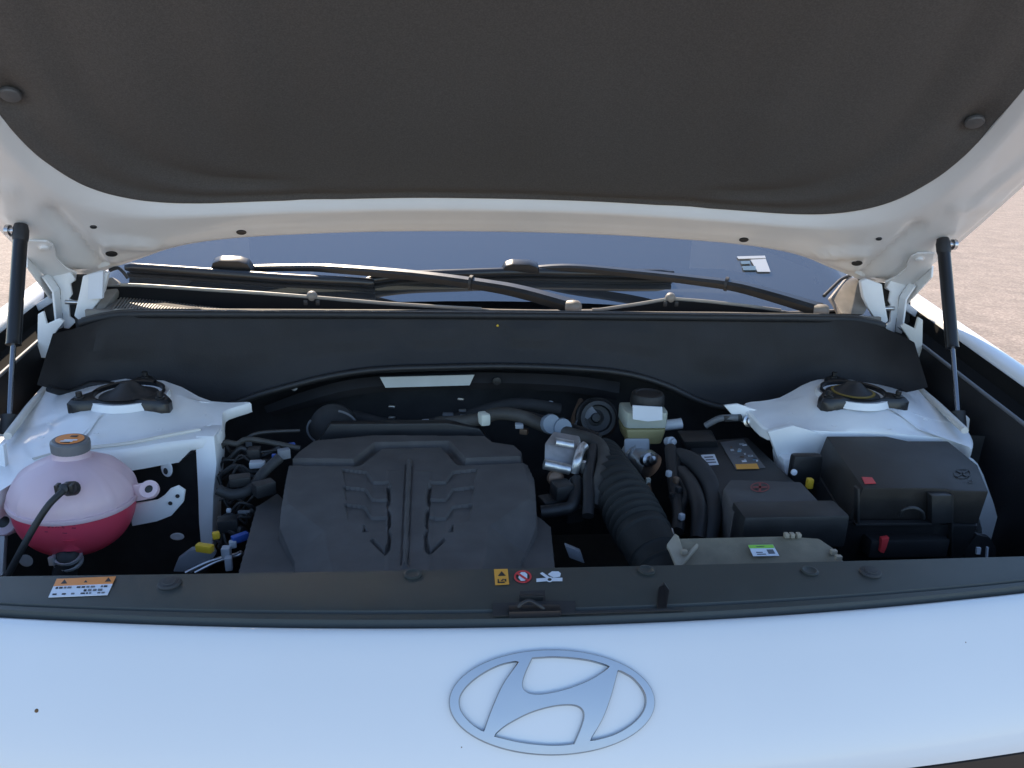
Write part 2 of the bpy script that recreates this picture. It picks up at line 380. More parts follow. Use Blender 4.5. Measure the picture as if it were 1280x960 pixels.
for s in (-1, 1):
    x, y = s*.684, 1.152
    lathe('liner_clip', [(.001, -.006), (.013, -.004), (.0135, 0), (.012, .0022), (.001, .0035)], Vector((x, y, HZ(x, y)))+HN(x)*.002, HN(x), mat('clip grey', (.09, .09, .092), .5), hood, n=20)
    x, y = s*.34, 1.437
    lathe('liner_clip', [(.001, -.006), (.007, -.004), (.0075, 0), (.006, .0015), (.001, .002)], Vector((x, y-.02, HZ(x, y-.02)))+HN(x)*.006, HN(x), FELT, hood, n=16)
    for x, y, r in ((.487, 1.502, .0085), (.729, 1.503, .0095), (.717, 1.418, .0052)):
        lathe('dark_hole_disc', [(r*.2, -.004), (r, -.003), (r*1.08, 0), (r*.98, .0007), (r*.75, .0004), (r*.1, .0003)], Vector((s*x, y, HZ(x, y)))+HN(s*x)*(.0162 if r > .007 else .0182), HN(s*x), BLK, hood, n=20)  # near-black discs in place of the shade inside open holes

# hinges: arm plate bolted to the hood, lower bracket bolted to the body (measured on the left one, mirrored)
def mir(v, s): return Vector((abs(v.x)*s, v.y, v.z))
ARM = [(33.6, 284), (58, 285), (66, 290), (69, 298), (69, 306), (81, 319), (95, 326), (94, 335), (84, 342), (62, 338), (33, 304)]
BRK_L = [(62, 342), (87, 339), (94, 350), (88, 355), (90, 368), (86, 374), (96, 376), (95, 380), (86, 381), (87, 396), (95, 402), (86, 411), (79, 410), (78, 392), (74, 382), (76, 373), (75, 361), (69, 352)]
for s in (-1, 1):
    side = 'right' if s > 0 else 'left'
    arm = [mir(onH(a, b, .023), s) for a, b in ARM]
    h = prism('hood_hinge', arm, HN(s*.8)*.004, HPAINT, None, 'white stamped hood hinge at the %s rear corner' % side, bevel=.0012)
    edge = [mir(onH(a, b, .023), s) for a, b in ((33, 290), (33, 304), (62, 340), (78, 346))]
    prism('hinge_flange', [edge[1], edge[2], edge[2]+Vector((0, -.006, -.03)), edge[1]+Vector((0, -.004, -.022))], (s*.004, 0, 0), HPAINT, h, bevel=.001)
    for a, b in ((54, 291), (86, 331)):
        c = mir(onH(a, b, .026), s)
        lathe('bolt', [(.001, -.001), (.0105, 0), (.0105, .002), (.0075, .003), (.0068, .0075), (.001, .0085)], c, HN(s*.8), HPAINT, h, n=12)
    lb = [mir(P(a, b, Y=1.50), s) for a, b in BRK_L]
    prism('hinge_bracket', lb, (0, .005, 0), EPAINT, h, bevel=.0012)
    fl = [mir(P(a, b, Y=1.498), s) for a, b in ((62, 342), (69, 352), (75, 361), (76, 373), (78, 392), (79, 410))]
    vs = []; 
    for q in fl: vs += [q, q+Vector((s*.001, -.022, -.002)), q+Vector((s*.005, -.022, -.002)), q+Vector((s*.005, 0, 0))]
    mk('bracket_flange', *loft([vs[i*4:i*4+4] for i in range(len(fl))], True, True), EPAINT, h, bevel=.0008)
    pin = mir(P(88, 378, Y=1.497), s)
    tube('hinge_pin', [pin+Vector((s*.01, .004, 0)), pin+Vector((-s*.016, .004, -.001))], .005, STEEL, h, n=10, straight=True)

# gas struts
for s in (-1, 1):
    side = 'right' if s > 0 else 'left'
    a, b = mir(P(26, 290, Y=1.352), s), Vector((s*.79, 1.185, 1.002)); d = b-a
    g = tube('gas_strut', [a+d*.03, a+d*.10, a+d*.105, a+d*.565, a+d*.57, a+d*.585], lambda t: .0108 if t < .9 else .0115, BLK, None, 'black gas strut holding up the %s side of the hood' % side, n=20, straight=True)
    MATS['gloss black'].node_tree.nodes['Principled BSDF'].inputs['Roughness'].default_value = .34
    tube('rod', [a+d*.58, a+d*.95], .0042, CHROME, g, n=12, straight=True)
    tube('end_socket', [b-d*.07, b-d*.055, b+d*.012, b+d*.02], lambda t: .0115, RUB, g, n=14, straight=True)
    lathe('end_socket', [(.002, -.015), (.010, -.013), (.0122, -.004), (.0122, .010), (.011, .016), (.003, .018)], a, d, RUB, g, n=16)
    lathe('ball_stud', [(.001, -.004), (.010, -.003), (.010, .003), (.006, .004), (.006, .018), (.002, .02)], a+Vector((s*.018, -.002, .002)), (-s, 0, 0), STEEL, g, n=12)
    # lower lug on the apron
    lug = [b+Vector((s*u, .012, v)) for u, v in ((.004, -.055), (.002, -.012), (.012, .008), (.020, .012), (.027, .006), (.030, -.02), (.034, -.06))]
    prism('strut_lug', lug, (0, .008, 0), EPAINT, g, bevel=.002)

# ================================================================== COWL, WIPERS, BULKHEAD PANEL
def interp(x, tab):
    xs, ys = zip(*tab); return float(np.interp(x, xs, ys))
STEP = [P(a, b, Y=1.55) for a, b in ((90, 352), (130, 352), (180, 354), (260, 361), (330, 366), (390, 371), (480, 379), (560, 384), (620, 387), (690, 388), (750, 387), (790, 381), (838, 373), (880, 376), (930, 381), (985, 388), (1040, 384), (1090, 382), (1130, 382))]
ST = [(p.x, p.z) for p in STEP]
FRONT = [P(a, b, Y=1.435) for a, b in ((100, 386), (140, 388), (400, 389), (640, 390), (900, 392), (1060, 395), (1110, 396))]
FT = [(p.x, p.z) for p in FRONT]
SHP = [P(a, b, Y=1.532) for a, b in ((90, 366), (140, 368), (200, 376), (250, 383), (300, 389), (360, 391), (800, 393), (985, 392), (1040, 388), (1100, 386))]
SH = [(p.x, p.z) for p in SHP]
xs = np.linspace(-.76, .76, 120)
rows = []
for y, fz in ((1.428, lambda x: interp(x, FT)-.012), (1.430, lambda x: interp(x, FT)-.001), (1.436, lambda x: interp(x, FT)), (1.446, lambda x: interp(x, FT)-.001), (1.450, lambda x: interp(x, FT)-.005), (1.452, lambda x: interp(x, FT)-.009), (1.532, lambda x: interp(x, SH)-.004), (1.5425, lambda x: min(interp(x, SH)-.004, interp(x, ST)-.004)),
              (1.545, lambda x: interp(x, ST)-.002), (1.549, lambda x: interp(x, ST)+.0005), (1.556, lambda x: interp(x, ST)), (1.562, lambda x: interp(x, ST)-.004), (1.585, lambda x: max(interp(x, ST)-.018, 1.098)), (1.60, lambda x: 1.100), (1.66, lambda x: 1.095)):
    rows.append([Vector((x, y-.05*(x/.76)**4*(y-1.43)/.2, fz(x))) for x in xs])
cowl = grid('cowl_cover', rows, COWLP, None, 'dusty black cowl cover in sunlight below the windshield', angle=35)
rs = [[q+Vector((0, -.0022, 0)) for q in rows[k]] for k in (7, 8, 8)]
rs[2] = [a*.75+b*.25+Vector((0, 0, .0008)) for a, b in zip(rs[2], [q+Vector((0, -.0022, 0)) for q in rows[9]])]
grid('cowl_riser_shade', [[a+Vector((0, 0, -.004)) for a in rs[0]], rs[1]], mat('shaded riser black', (.009, .009, .01), .85, spec=.12), cowl)   # backlit step face, its shade put into a near-black sheet
LIPM = mat('sunlit cowl lip', (.30, .27, .225), .34, bump=.1, bscale=500, var=.1)  # lighter tone puts the sun's glint into the lip colour
for ii, (lo, hi) in enumerate(((-.73, -.03), (.20, .60))):
    tube('cowl_lip', [Vector((x, 1.549-.05*(x/.76)**4*.6, interp(x, ST)+.0005)) for x in np.linspace(lo, hi, 30)], .0032, LIPM, cowl, n=10, sub=2)
tube('cowl_lip', [Vector((x, 1.4345, interp(x, FT)+.0008)) for x in np.linspace(-.71, .69, 50)], .0026, LIPM, cowl, n=10, sub=2)
# slatted vent in the left of the cowl
gm = []
for i in range(40):
    px = 141+i*3.9
    a = P(px, 388.5, Y=1.449); b = P(px+13-.06*i, 369+.42*i, Y=1.532)
    if i >= 38: continue
    a.z = interp(a.x, FT)-.0055; b.z = interp(b.x, SH)-.0015
    q = [a+Vector((-.0013, 0, 0)), a+Vector((.0013, 0, 0)), b+Vector((.0013, 0, 0)), b+Vector((-.0013, 0, 0))]
    q = [a+Vector((-.0013, 0, -.003)), a+Vector((.0013, 0, -.003)), b+Vector((.0013, 0, -.003)), b+Vector((-.0013, 0, -.003))]
    prism('vent_slat', q, (0, 0, .007), COWLP, cowl)
vp = [P(p, q, Y=1.0) for p, q in ()]
vw = [P(139, 388, Y=1.453), P(292, 388, Y=1.453), P(296, 385, Y=1.531), P(152, 369, Y=1.531)]
prism('vent_well', [Vector((p.x, p.y, (interp(p.x, FT)-.0082) if k < 2 else (interp(p.x, SH)-.0034))) for k, p in enumerate(vw)], (0, 0, .0012), VOID, cowl)
for px, py in ((390, 370), (838, 372)):
    c = P(px, py, Y=1.548); lathe('cowl_pin', [(.002, -.012), (.009, -.010), (.0105, -.004), (.011, .001), (.0085, .007), (.003, .010)], c, (0, -.5, 1), COWLP, cowl, n=16)
    for k in (-1, 1): box('pin_foot', c+Vector((k*.012, -.004, -.012)), (.009, .01, .012), PLAST, cowl)
# cowl end caps, lit
for s in (-1, 1):
    q = [(1062, 345), (1072, 348), (1084, 362), (1086, 382), (1080, 393), (1052, 392), (1046, 380), (1040, 372)]
    if s > 0: prism('cowl_end', [P(a, b, Y=1.455+(393-b)*.0026) for a, b in q], (0, .02, -.008), COWLP, cowl, bevel=.003)
    if s > 0: tube('cowl_end_seal', [P(a, b, Y=1.50+(372-b)*.003) for a, b in ((1030, 370), (1042, 358), (1052, 349), (1064, 344))], .0035, RUB, cowl, n=8)
    else:
        prism('cowl_end', [P(a, b, Y=1.462+(386-b)*.0022) for a, b in ((128, 349), (140, 346), (147, 352), (147, 364), (139, 374), (130, 386), (120, 386), (124, 366))], (0, .02, -.008), COWLP, cowl, bevel=.003)
        tube('cowl_end_seal', [P(a, b, Y=1.56) for a, b in ((137, 338), (147, 335), (154, 340), (160, 348))], .0035, RUB, cowl, n=8)
# upright body plates at the ends, behind the hinges
for s in (-1, 1):
    side = 'right' if s > 0 else 'left'
    q = [(103, 345), (126, 338), (135, 342), (130, 364), (122, 378), (112, 392), (99, 401), (92, 395), (99, 366)]
    pl = prism('hinge_pillar', [mir(P(a, b, Y=1.47), s) for a, b in q], (0, .012, 0), EPAINT, None, 'white hinge pillar behind the %s hood hinge' % side, bevel=.003)
    if s < 0:
        decal('foam_block', [(113, 343), (131, 338), (130, 372), (112, 373)], lambda a, b: P(a, b, Y=1.468), (0, -1, 0), WLAB, pl, th=.008)
    q = [(47, 393), (54, 389), (58, 405), (74, 398), (80, 402), (72, 412), (66, 420), (70, 440), (62, 448), (46, 447)]
    prism('pillar_flange', [mir(P(a, b, Y=1.40), s) for a, b in q], (0, .006, 0), EPAINT if s < 0 else SEALER, pl, bevel=.0015)
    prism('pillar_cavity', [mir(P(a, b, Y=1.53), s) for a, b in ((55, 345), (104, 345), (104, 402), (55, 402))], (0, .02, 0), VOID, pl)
    # grey flange of the fender seen behind the strut
    q = [(30, 390), (66, 366), (76, 372), (40, 394), (30, 402)]
    prism('fender_flange', [mir(P(a, b, Y=1.52), s) for a, b in q], (0, .05, 0), LGREY, pl, bevel=.002)

# black panel across the back of the bay, arched at the bottom
TOPL = [(66, 417), (80, 414), (100, 409), (125, 401), (160, 395), (300, 394), (640, 396), (900, 398), (1050, 400), (1085, 404), (1110, 412), (1128, 420), (1143, 428)]
BOTL = [(46, 481), (77, 489), (92, 491), (112, 481), (150, 482), (187, 489), (250, 507), (281, 511), (308, 499), (366, 482), (416, 470), (474, 462), (560, 459), (640, 458), (720, 461), (780, 467), (830, 481), (870, 500), (910, 510), (960, 505), (1007, 497), (1050, 483), (1085, 482), (1102, 491), (1130, 491), (1160, 484)]
def wallY(u): return 1.415-.11*(max(0, abs(u)-.72)/.28)**2.2
def curve_at(tab, n=90, sub=8):
    c = crom([(a, b, 0) for a, b in tab], sub); L = [0]
    for i in range(1, len(c)): L.append(L[-1]+(c[i]-c[i-1]).length)
    return [(float(np.interp(t*L[-1], L, [q.x for q in c])), float(np.interp(t*L[-1], L, [q.y for q in c]))) for t in np.linspace(0, 1, n)]
def by_x(tab, n=130):
    c = crom([(a, b, 0) for a, b in tab], 8); X = [q.x for q in c]
    return [(t, float(np.interp(t, X, [q.y for q in c]))) for t in np.linspace(X[0], X[-1], n)]
tp, bt = by_x(TOPL), by_x(BOTL)
rows = []; NR = 10
for k in range(NR+1):
    r = []
    for i in range(130):
        u = 2*i/129-1; f = k/NR
        a = tp[i][0]*(1-f)+bt[i][0]*f; b = tp[i][1]*(1-f)+bt[i][1]*f
        y = wallY(u)-.03*f+.004*math.sin(f*3.14)
        em = 0
        if 2 <= k <= 5:
            for lo, hi in ((.06, .12), (.15, .26), (.30, .385), (.42, .48), (.53, .585), (.62, .70), (.74, .80), (.84, .90)):
                if lo < i/129 < hi: em = .004
        r.append(P(a, b, Y=y-em))
    rows.append(r)
panel = grid('bulkhead_panel', rows, FIRE, None, 'matte black arched panel across the back of the engine bay', angle=30)
rim = [rows[NR][i]+Vector((0, -.006, .002)) for i in range(2, 128, 3)]
tube('arch_rim', rim, .0065, PLAST, panel, n=8, sub=2)
seal = [P(a, b, Y=1.412) for a, b in ((100, 404), (130, 397), (170, 393), (300, 393), (640, 394.5), (900, 397), (1050, 399), (1085, 403), (1105, 408))]
tube('weather_seal', seal, .0075, RUB, panel, n=10)
seal2 = [p+Vector((0, .011, .003)) for p in seal]
tube('seal_lip', seal2, .005, RUBD, panel, n=8)
lathe('press_stud', [(.0005, 0), (.0025, 0), (.002, .001), (.0005, .0015)], P(622, 407, Y=1.403), (0, -1, 0), YEL, panel, n=8)
# lower bar under the arch with the pale plate
LB1 = [(330, 508), (372, 492), (420, 478), (474, 470), (560, 466), (640, 466), (720, 470), (775, 478)]
LB2 = [(340, 520), (390, 508), (430, 497), (480, 490), (560, 487), (640, 487), (715, 491), (770, 500)]
r1 = [P(a, b, Y=1.43) for a, b in by_x(LB1, 40)]; r2 = [P(a, b, Y=1.425) for a, b in by_x(LB2, 40)]
lowbar = grid('cross_bar', [r1, [a*.5+b*.5+Vector((0, -.012, 0)) for a, b in zip(r1, r2)], r2, [q+Vector((0, .04, 0)) for q in r2]], FIRE, None, 'black cross bar under the arched panel carrying a pale plate', angle=30)
decal('pale_plate', [(475, 471), (593, 468), (587, 481), (482, 484)], lambda a, b: P(a, b, Y=1.410), (0, -1, 0), mat('pale plate', (.50, .51, .48), .6, var=.05), lowbar, th=.003)
lathe('bar_button', [(.001, 0), (.008, 0), (.008, .004), (.001, .005)], P(621, 476, Y=1.41), (0, -1, 0), PLAST, lowbar, n=14)
lathe('bar_button', [(.001, 0), (.006, 0), (.006, .012), (.001, .014)], P(368, 485, Y=1.40), (0, -.6, .6), LGREY, lowbar, n=12)

# wipers
def wiper(label, blade, hump, arm, piv):
    bl = [glass_pt(a, b, .022) for a, b in blade]
    wdt = lambda t: .0105 if .03 < t < .97 else .007
    o = tube('wiper', bl, wdt, WIPE, None, label, n=10)
    lip = [q+Vector((0, .006, -.016)) for q in bl]; tube('rubber_lip', lip, .005, RUB, o, n=6)
    c = glass_pt(*hump, .03)
    d = (glass_pt(hump[0]+30, hump[1]+1, .03)-glass_pt(hump[0]-30, hump[1]-1, .03)).normalized()
    u = Vector((0, -.35, 1)).normalized(); f = d.cross(u)
    pr = [(-.045, -.012), (-.036, .010), (-.02, .016), (.018, .016), (.036, .010), (.046, -.012)]
    prism('blade_adapter', [c+d*a+u*b-f*.013 for a, b in pr], f*.026, WIPE, o, bevel=.004)
    ap = [P(a, b, Y=y) for a, b, y in arm]
    path = crom(ap, 8); N = len(path); rows = []
    for i, p in enumerate(path):
        t = i/(N-1); dirn = (path[min(i+1, N-1)]-path[max(i-1, 0)]).normalized()
        up = Vector((0, -.25, 1)); up = (up-dirn*up.dot(dirn)).normalized(); sd = dirn.cross(up)
        hw = .007+.008*t; hh = .006+.006*t
        rows.append([p+sd*a*hw+up*b*hh for a, b in ((-1, -.9), (-1, .3), (-.6, .9), (.6, .9), (1, .3), (1, -.9))])
    grid('arm', rows, WIPE, o, closed=True, capped=True, angle=30)
    j = path[int(N*.62)]
    dj = (path[int(N*.62)+1]-j).normalized()
    tube('arm_joint', [j-dj*.003, j+dj*.003], .0155, RUB, o, n=12, straight=True)
    cpt = P(*piv[:2], Y=piv[2])
    lathe('pivot_cap', [(.003, -.02), (.0135, -.018), (.0145, -.006), (.0135, .004), (.009, .009), (.002, .010)], cpt, (.8, -.5, .1), LGREY if False else COWLP, o, n=18)
    return o
wiper('black wiper on the left of the windshield, arm ending mid cowl', [(157, 334), (220, 338), (290, 343), (360, 348), (440, 352), (468, 354)], (290, 331),
      [(300, 335, 1.70), (380, 334, 1.68), (425, 336, 1.66), (520, 344, 1.62), (608, 356, 1.575), (655, 365, 1.545), (716, 382, 1.50)], (720, 384, 1.487))
wiper('black wiper on the right, its arm running to the right cowl end', [(452, 352), (505, 345), (580, 342), (650, 340), (711, 341), (780, 342), (842, 342)], (651, 335),
      [(650, 338, 1.70), (711, 334, 1.68), (800, 342, 1.65), (870, 350, 1.61), (920, 357, 1.575), (970, 370, 1.53), (1026, 387, 1.485)], (1030, 389, 1.475))
# sticker inside the glass
st = [(922, 322), (956, 321), (962, 339), (926, 339)]
def gl(a, b): return glass_pt(a, b, .003)
decal('glass_sticker', [(938, 325), (957, 324), (963, 340), (947, 340)], gl, (0, -.4, .9), mat('sun bleached sticker', (.42, .44, .46), .6), wsh, th=.0012)
decal('glass_sticker', [(921, 321), (956, 320), (957, 323), (923, 324)], gl, (0, -.4, .9), mat('sun bleached sticker', (.42, .44, .46), .6), wsh, th=.0012)
decal('sticker_print', [(926, 327), (937, 326.5), (938, 330), (927, 330.5)], gl, (0, -.4, .9), mat('faded blue print', (.10, .17, .23), .6), wsh, th=.0012)
decal('sticker_print', [(928, 333), (944, 333), (945, 338), (929, 338)], gl, (0, -.4, .9), mat('faded blue print', (.10, .17, .23), .6), wsh, th=.0012)

# ================================================================== STRUT TOWERS
TOWER = [(56, 481), (85, 477), (109, 474), (150, 472), (187, 480), (250, 499), (290, 503), (314, 503), (284, 513), (279, 522), (278, 538), (262, 547), (219, 552), (156, 562), (100, 568), (55, 578), (20, 596), (-20, 622), (-20, 560), (12, 540), (24, 525)]
TOWER_R = [(1150, 486), (1120, 482), (1091, 474), (1066, 472), (1030, 480), (1000, 490), (960, 500), (930, 504), (940, 520), (962, 538), (1000, 538), (1040, 540), (1080, 541), (1120, 543), (1165, 546), (1195, 551), (1214, 560), (1216, 548), (1207, 534), (1192, 528), (1170, 507)]
for s in (-1, 1):
    side = 'right' if s > 0 else 'left'
    c = Vector((s*.632, 1.268, 1.0))
    poly = []
    for a, b in (TOWER if s < 0 else TOWER_R):
        z = 1.0+.02*max(0, (540-b)/60)
        poly.append(mir(P(a, b, Z=z), s))
    n = len(poly)
    cen = Vector((s*.63, 1.26, 1.012))
    # plate as rings from centre so that it can swell round the mount
    rws = []
    for kf in (0.02, .15, .28, .36, .44, .6, .8, .93, .985, 1.0):
        r = []
        for p in crom(poly, 3, True):
            q = cen+(p-cen)*kf
            rr = math.hypot(q.x-cen.x, q.y-cen.y)
            q.z += .016*(1-sstep(np.array(rr-.075), .05)) - .003*(kf > .99) + .0012*noise.noise(q*18)
            r.append(q)
        rws.append(r)
    rws.append([p+Vector((0, 0, -.012)) for p in rws[-1]])
    rws.append([p+Vector((0, .004, -.022 if abs(p.x) > .50 else -.004)) for p in rws[-1]])
    tow = grid('strut_tower', rws, EPAINT, None, 'white strut tower top at the %s rear of the bay' % side, closed=True, capped=True, angle=40)
    # seam sealer bead along the apron ridge
    bead = [mir(P(a, b, Z=1.012), s)+Vector((0, 0, .004)) for a, b in ((60, 485), (48, 499), (36, 513), (22, 532), (10, 548))]
    tube('sealer_bead', bead, .006, SEALER, tow, n=8)
    if s < 0: tube('sealer_bead', [P(a, b, Z=z)+Vector((0, .004, .004)) for a, b, z in ((40, 579, 1.0), (70, 571, 1.0), (110, 564, 1.0), (160, 558, 1.0), (210, 548, 1.0), (238, 543, 1.0), (250, 541, 1.0))], .0028, SEALER, tow, n=7)
    for wa, wb in ((78, 500), (70, 515), (62, 532), (52, 550), (240, 515), (255, 522), (262, 534), (120, 545), (200, 540)):
        wp = mir(P(wa, wb, Z=1.008), s); lathe('spot_weld', [(.0005, -.001), (.0045, .0), (.0035, .0006), (.0025, .0001), (.0005, .0)], wp+Vector((0, 0, .004)), (0, 0, 1), EPAINT, tow, n=12)
    # upright rail down the inner side of the tower
    rl = [[mir(P(a, b, Y=y), s) for a, b in ((a0, b0), (a1, b0), (a1+3, b0), (a0+2, b0))] for a0, a1, b0, y in ()]
    R = [(243, 268, 545, 1.15), (245, 271, 580, 1.14), (247, 267, 620, 1.12), (248, 266, 655, 1.11), (251, 266, 690, 1.10)]
    rr = []
    for a0, a1, b0, y in (R if s < 0 else R[1:]):
        p0, p1 = mir(P(a0, b0, Y=y), s), mir(P(a1, b0, Y=y), s)
        rr.append([p0, p1, p1+Vector((0, .05, 0)), p0+Vector((0, .05, 0))])
    mk('tower_rail', *loft(rr, True, True), EPAINT, tow, bevel=.004)
    # gusset to the bulkhead
    # black shield under the tower lip
    sh = grid('wheel_shield', [[Vector((s*x, 1.165+.02*math.sin((x-.5)*8), z)) for x in np.linspace(.50, .86, 10)] for z in (.985, .9, .8, .66, .55)], VOID, tow)
    # stamped three legged mount with cone cap
    top = cen+Vector((0, 0, .018))
    lathe('mount_dish', [(.02, .002), (.05, .002), (.056, .006), (.062, .006), (.066, -.006)], top, (0, 0, 1), EPAINT, tow, n=32)
    lathe('mount_cap', [(.046, .0), (.046, .004), (.036, .007), (.022, .015), (.012, .024), (.006, .0265), (.001, .027)], top, (0, 0, 1), RUB, tow, n=28)
    if s > 0: lathe('mount_ring', [(.0335, .0065), (.0375, .0065), (.0375, .0082), (.0335, .0088)], top, (0, 0, 1), mat('ochre band', (.24, .16, .03), .5), tow, n=28)
    ring = []
    for k in range(48):
        a = 2*math.pi*k/48
        lobe = max(0, math.cos(3*(a+math.pi/2+math.pi)))**2
        ring.append((a, .052, .058+.034*lobe))
    rowsr = []
    for a, r0, r1 in ring+ring[:1]:
        e = Vector((math.cos(a), math.sin(a), 0))
        rowsr.append([top+e*r0+Vector((0, 0, .003)), top+e*r0+Vector((0, 0, .010)), top+e*(r0+.004)+Vector((0, 0, .012)), top+e*(r1-.006)+Vector((0, 0, .010)), top+e*r1+Vector((0, 0, .004)), top+e*r1+Vector((0, 0, -.012))])
    grid('mount_plate', rowsr, BLK, tow, angle=35)
    for k in range(3):
        a = math.pi/2+k*2*math.pi/3
        lathe('bolt', [(.001, 0), (.008, 0), (.008, .003), (.005, .004), (.0048, .011), (.001, .012)], top+Vector((math.cos(a)*.073, math.sin(a)*.073, .010)), (0, 0, 1), BLK, tow, n=10)
    # pale oval openings in the shield
    if s < 0:
        for px, py, rx, rz in ((209, 585, .008, .013), (222, 670, .010, .006), (33, 700, .010, .010)):
            q = P(px, py, Y=1.135); lathe('shield_opening', [(rx*.3, 0), (rx, 0), (rx*1.1, .002), (rx*.8, .003), (rx*.3, .002)], q, (0, -1, 0), EPAINT, tow, n=20, sy=rz/rx)
        q = P(207, 589, Y=1.13); lathe('shield_opening', [(.001, 0), (.0035, 0), (.003, .0012), (.001, .0013)], q, (0, -1, 0), VOID, tow, n=12, sy=1.6)
        prism('apron_rail', [P(-15, 560, Y=1.06), P(4, 556, Y=1.06), P(8, 600, Y=1.03), P(6, 660, Y=1.0), P(3, 720, Y=.98), P(-20, 720, Y=.98)], (0, .01, 0), EPAINT, tow, bevel=.002)
    else:
        edge_ = [(1214, 574), (1220, 580), (1227, 594), (1240, 630), (1248, 660), (1249, 715)]
        vr = []
        for a, b in edge_:
            p = P(a, b, Y=1.10); vr.append([p, p+Vector((.004, 0, 0)), p+Vector((.004, .05, 0)), p+Vector((-.03, .05, 0)), p+Vector((-.03, 0, 0))])
        mk('apron_rail', *loft(vr, True, True), EPAINT, tow, bevel=.002)
        lb = prism('tower_lug', [P(a, b, Y=1.24) for a, b in ((905, 507), (922, 505), (945, 512), (950, 524), (960, 545), (940, 535), (918, 522))], (0, .006, 0), EPAINT, tow, bevel=.002)
        lathe('lug_bolt', [(.001, 0), (.011, 0), (.011, .003), (.007, .004), (.006, .010), (.001, .011)], P(936, 526, Y=1.235), (0, -1, .3), STEEL, tow, n=12)
        prism('tower_wall', [P(a, b, Y=1.16) for a, b in ((960, 540), (992, 532), (1036, 545), (1030, 580), (1008, 602), (986, 605), (975, 580))], (0, .01, 0), EPAINT, tow, bevel=.002)

# ================================================================== COOLANT RESERVOIR
rc = Vector((-.611, 1.0, .976)); RX, RU, RL = .078, .056, .079
tilt = Matrix.Rotation(math.radians(4), 3, 'Y')
def spheroid(z0, z1, n=16, up=True, rx=RX, rz=RU, sq=2.25):
    out = []
    for i in range(n+1):
        f = i/n; h = f; r = (1-h**sq)**(1/sq) if f < 1 else .0
        out.append((max(rx*r, .002), (rz if up else -rz)*h))
    return out
axis = tilt@Vector((0, 0, 1))
up_prof = [p for p in spheroid(0, 1, 18, True)]
low_prof = [p for p in spheroid(0, 1, 18, False, RX*.985, RL, 2.4)]
tank = lathe('coolant_reservoir', low_prof, rc, axis, PINK, None, 'round translucent coolant reservoir filled with pink coolant', n=48, angle=None)
# shell with faint vertical ribs
q = Vector((0, 0, 1)).rotation_difference(axis)
rws = []
for r, h in up_prof:
    rws.append([rc+q@Vector(((r*(1+.024*max(0, math.cos(12*a))**10*(r > .02)))*math.cos(a), (r*(1+.024*max(0, math.cos(12*a))**10))*math.sin(a), h)) for a in (2*math.pi*k/96 for k in range(96))])
grid('upper_shell', rws, MILK, tank, 'milky upper half of the coolant tank', closed=True, capped=True, angle=None)
lathe('seam_flange', [(RX*.97, -.003), (RX*1.035, -.003), (RX*1.05, 0), (RX*1.035, .0035), (RX*.97, .0045)], rc, axis, MILK, tank, n=48)
nk = rc+axis*.052+Vector((-.006, .014, 0))
lathe('neck', [(.032, -.012), (.028, -.004), (.023, .004), (.023, .014)], nk, axis, MILK, tank, n=28)
cp = nk+axis*.014
capo = [];  knurl = []
for r, h in ((.021, -.004), (.0242, -.003), (.0247, .007), (.0242, .0105), (.0215, .0125), (.018, .0125), (.001, .013)):
    knurl.append([cp+q@Vector((r*(1-.02*(k % 2)*(r > .0235))*math.cos(2*math.pi*k/64), r*(1-.02*(k % 2)*(r > .0235))*math.sin(2*math.pi*k/64), h)) for k in range(64)])
cap = grid('cap', knurl, GREYP, tank, 'grey pressure cap with an orange warning label', closed=True, capped=True, angle=30)
lathe('cap_label', [(.001, .0132), (.0175, .0132), (.0175, .0138), (.001, .0140)], cp, axis, OLAB, tank, n=28)
for i, (dx, dy, sx, sy) in enumerate(((-.001, -.010, .018, .003), (.001, -.0055, .022, .0028), (0, -.014, .012, .002))):
    box('cap_print', cp+q@Vector((dx, dy, .0141)), (sx, sy, .0005), WLAB if i < 2 else INK, tank, bevel=0)
box('cap_print', cp+q@Vector((.002, .008, .0141)), (.009, .005, .0005), INK, tank, bevel=0)
# sensor spigot and wire
sp = P(84, 611, Y=.930)
lathe('spigot', [(.003, -.016), (.0095, -.014), (.0095, -.002), (.007, .002), (.007, .010), (.003, .012)], sp, (-.1, -.8, .35), PLAST, tank, n=14)
for dx in (-.009, .009): box('spigot_clip', sp+Vector((dx, -.004, .003)), (.005, .010, .011), PLAST, tank, bevel=.001)
tube('overflow_hose', [sp+Vector((0, -.01, .002)), P(62, 630, Y=.905), P(45, 655, Y=.895), P(28, 685, Y=.885), P(8, 722, Y=.875), P(-5, 745, Y=.865)], .0043, RUB, tank, n=10)
# outlet with hose clamp
oc = P(86, 697, Y=.945)
tube('outlet_hose', [rc+Vector((-.005, -.022, -.05)), oc+Vector((0, 0, .004)), P(82, 712, Y=.94), P(78, 735, Y=.94), P(74, 770, Y=.94)], .0150, RUB, tank, n=16)
lathe('outlet_neck', [(.02, .016), (.0145, .006), (.014, -.002)], oc+Vector((.006, 0, .018)), (.1, .1, 1), PINK, tank, n=20)
for k in (0, .009): lathe('hose_clamp', [(.0150, -.0022), (.0178, -.0020), (.0182, 0), (.0178, .0020), (.0150, .0022)], oc+Vector((0, -.002, -.004+k)), (.15, -.3, 1), mat('clamp steel', (.55, .56, .57), .35, metal=.6), tank, n=24)
box('clamp_ear', oc+Vector((-.014, -.014, .004)), (.008, .006, .012), MATS['clamp steel'], tank, bevel=.001)
from mathutils.bvhtree import BVHTree
bv = BVHTree.FromPolygons([v.co.copy() for v in tank.data.vertices], [tuple(p.vertices) for p in tank.data.polygons])
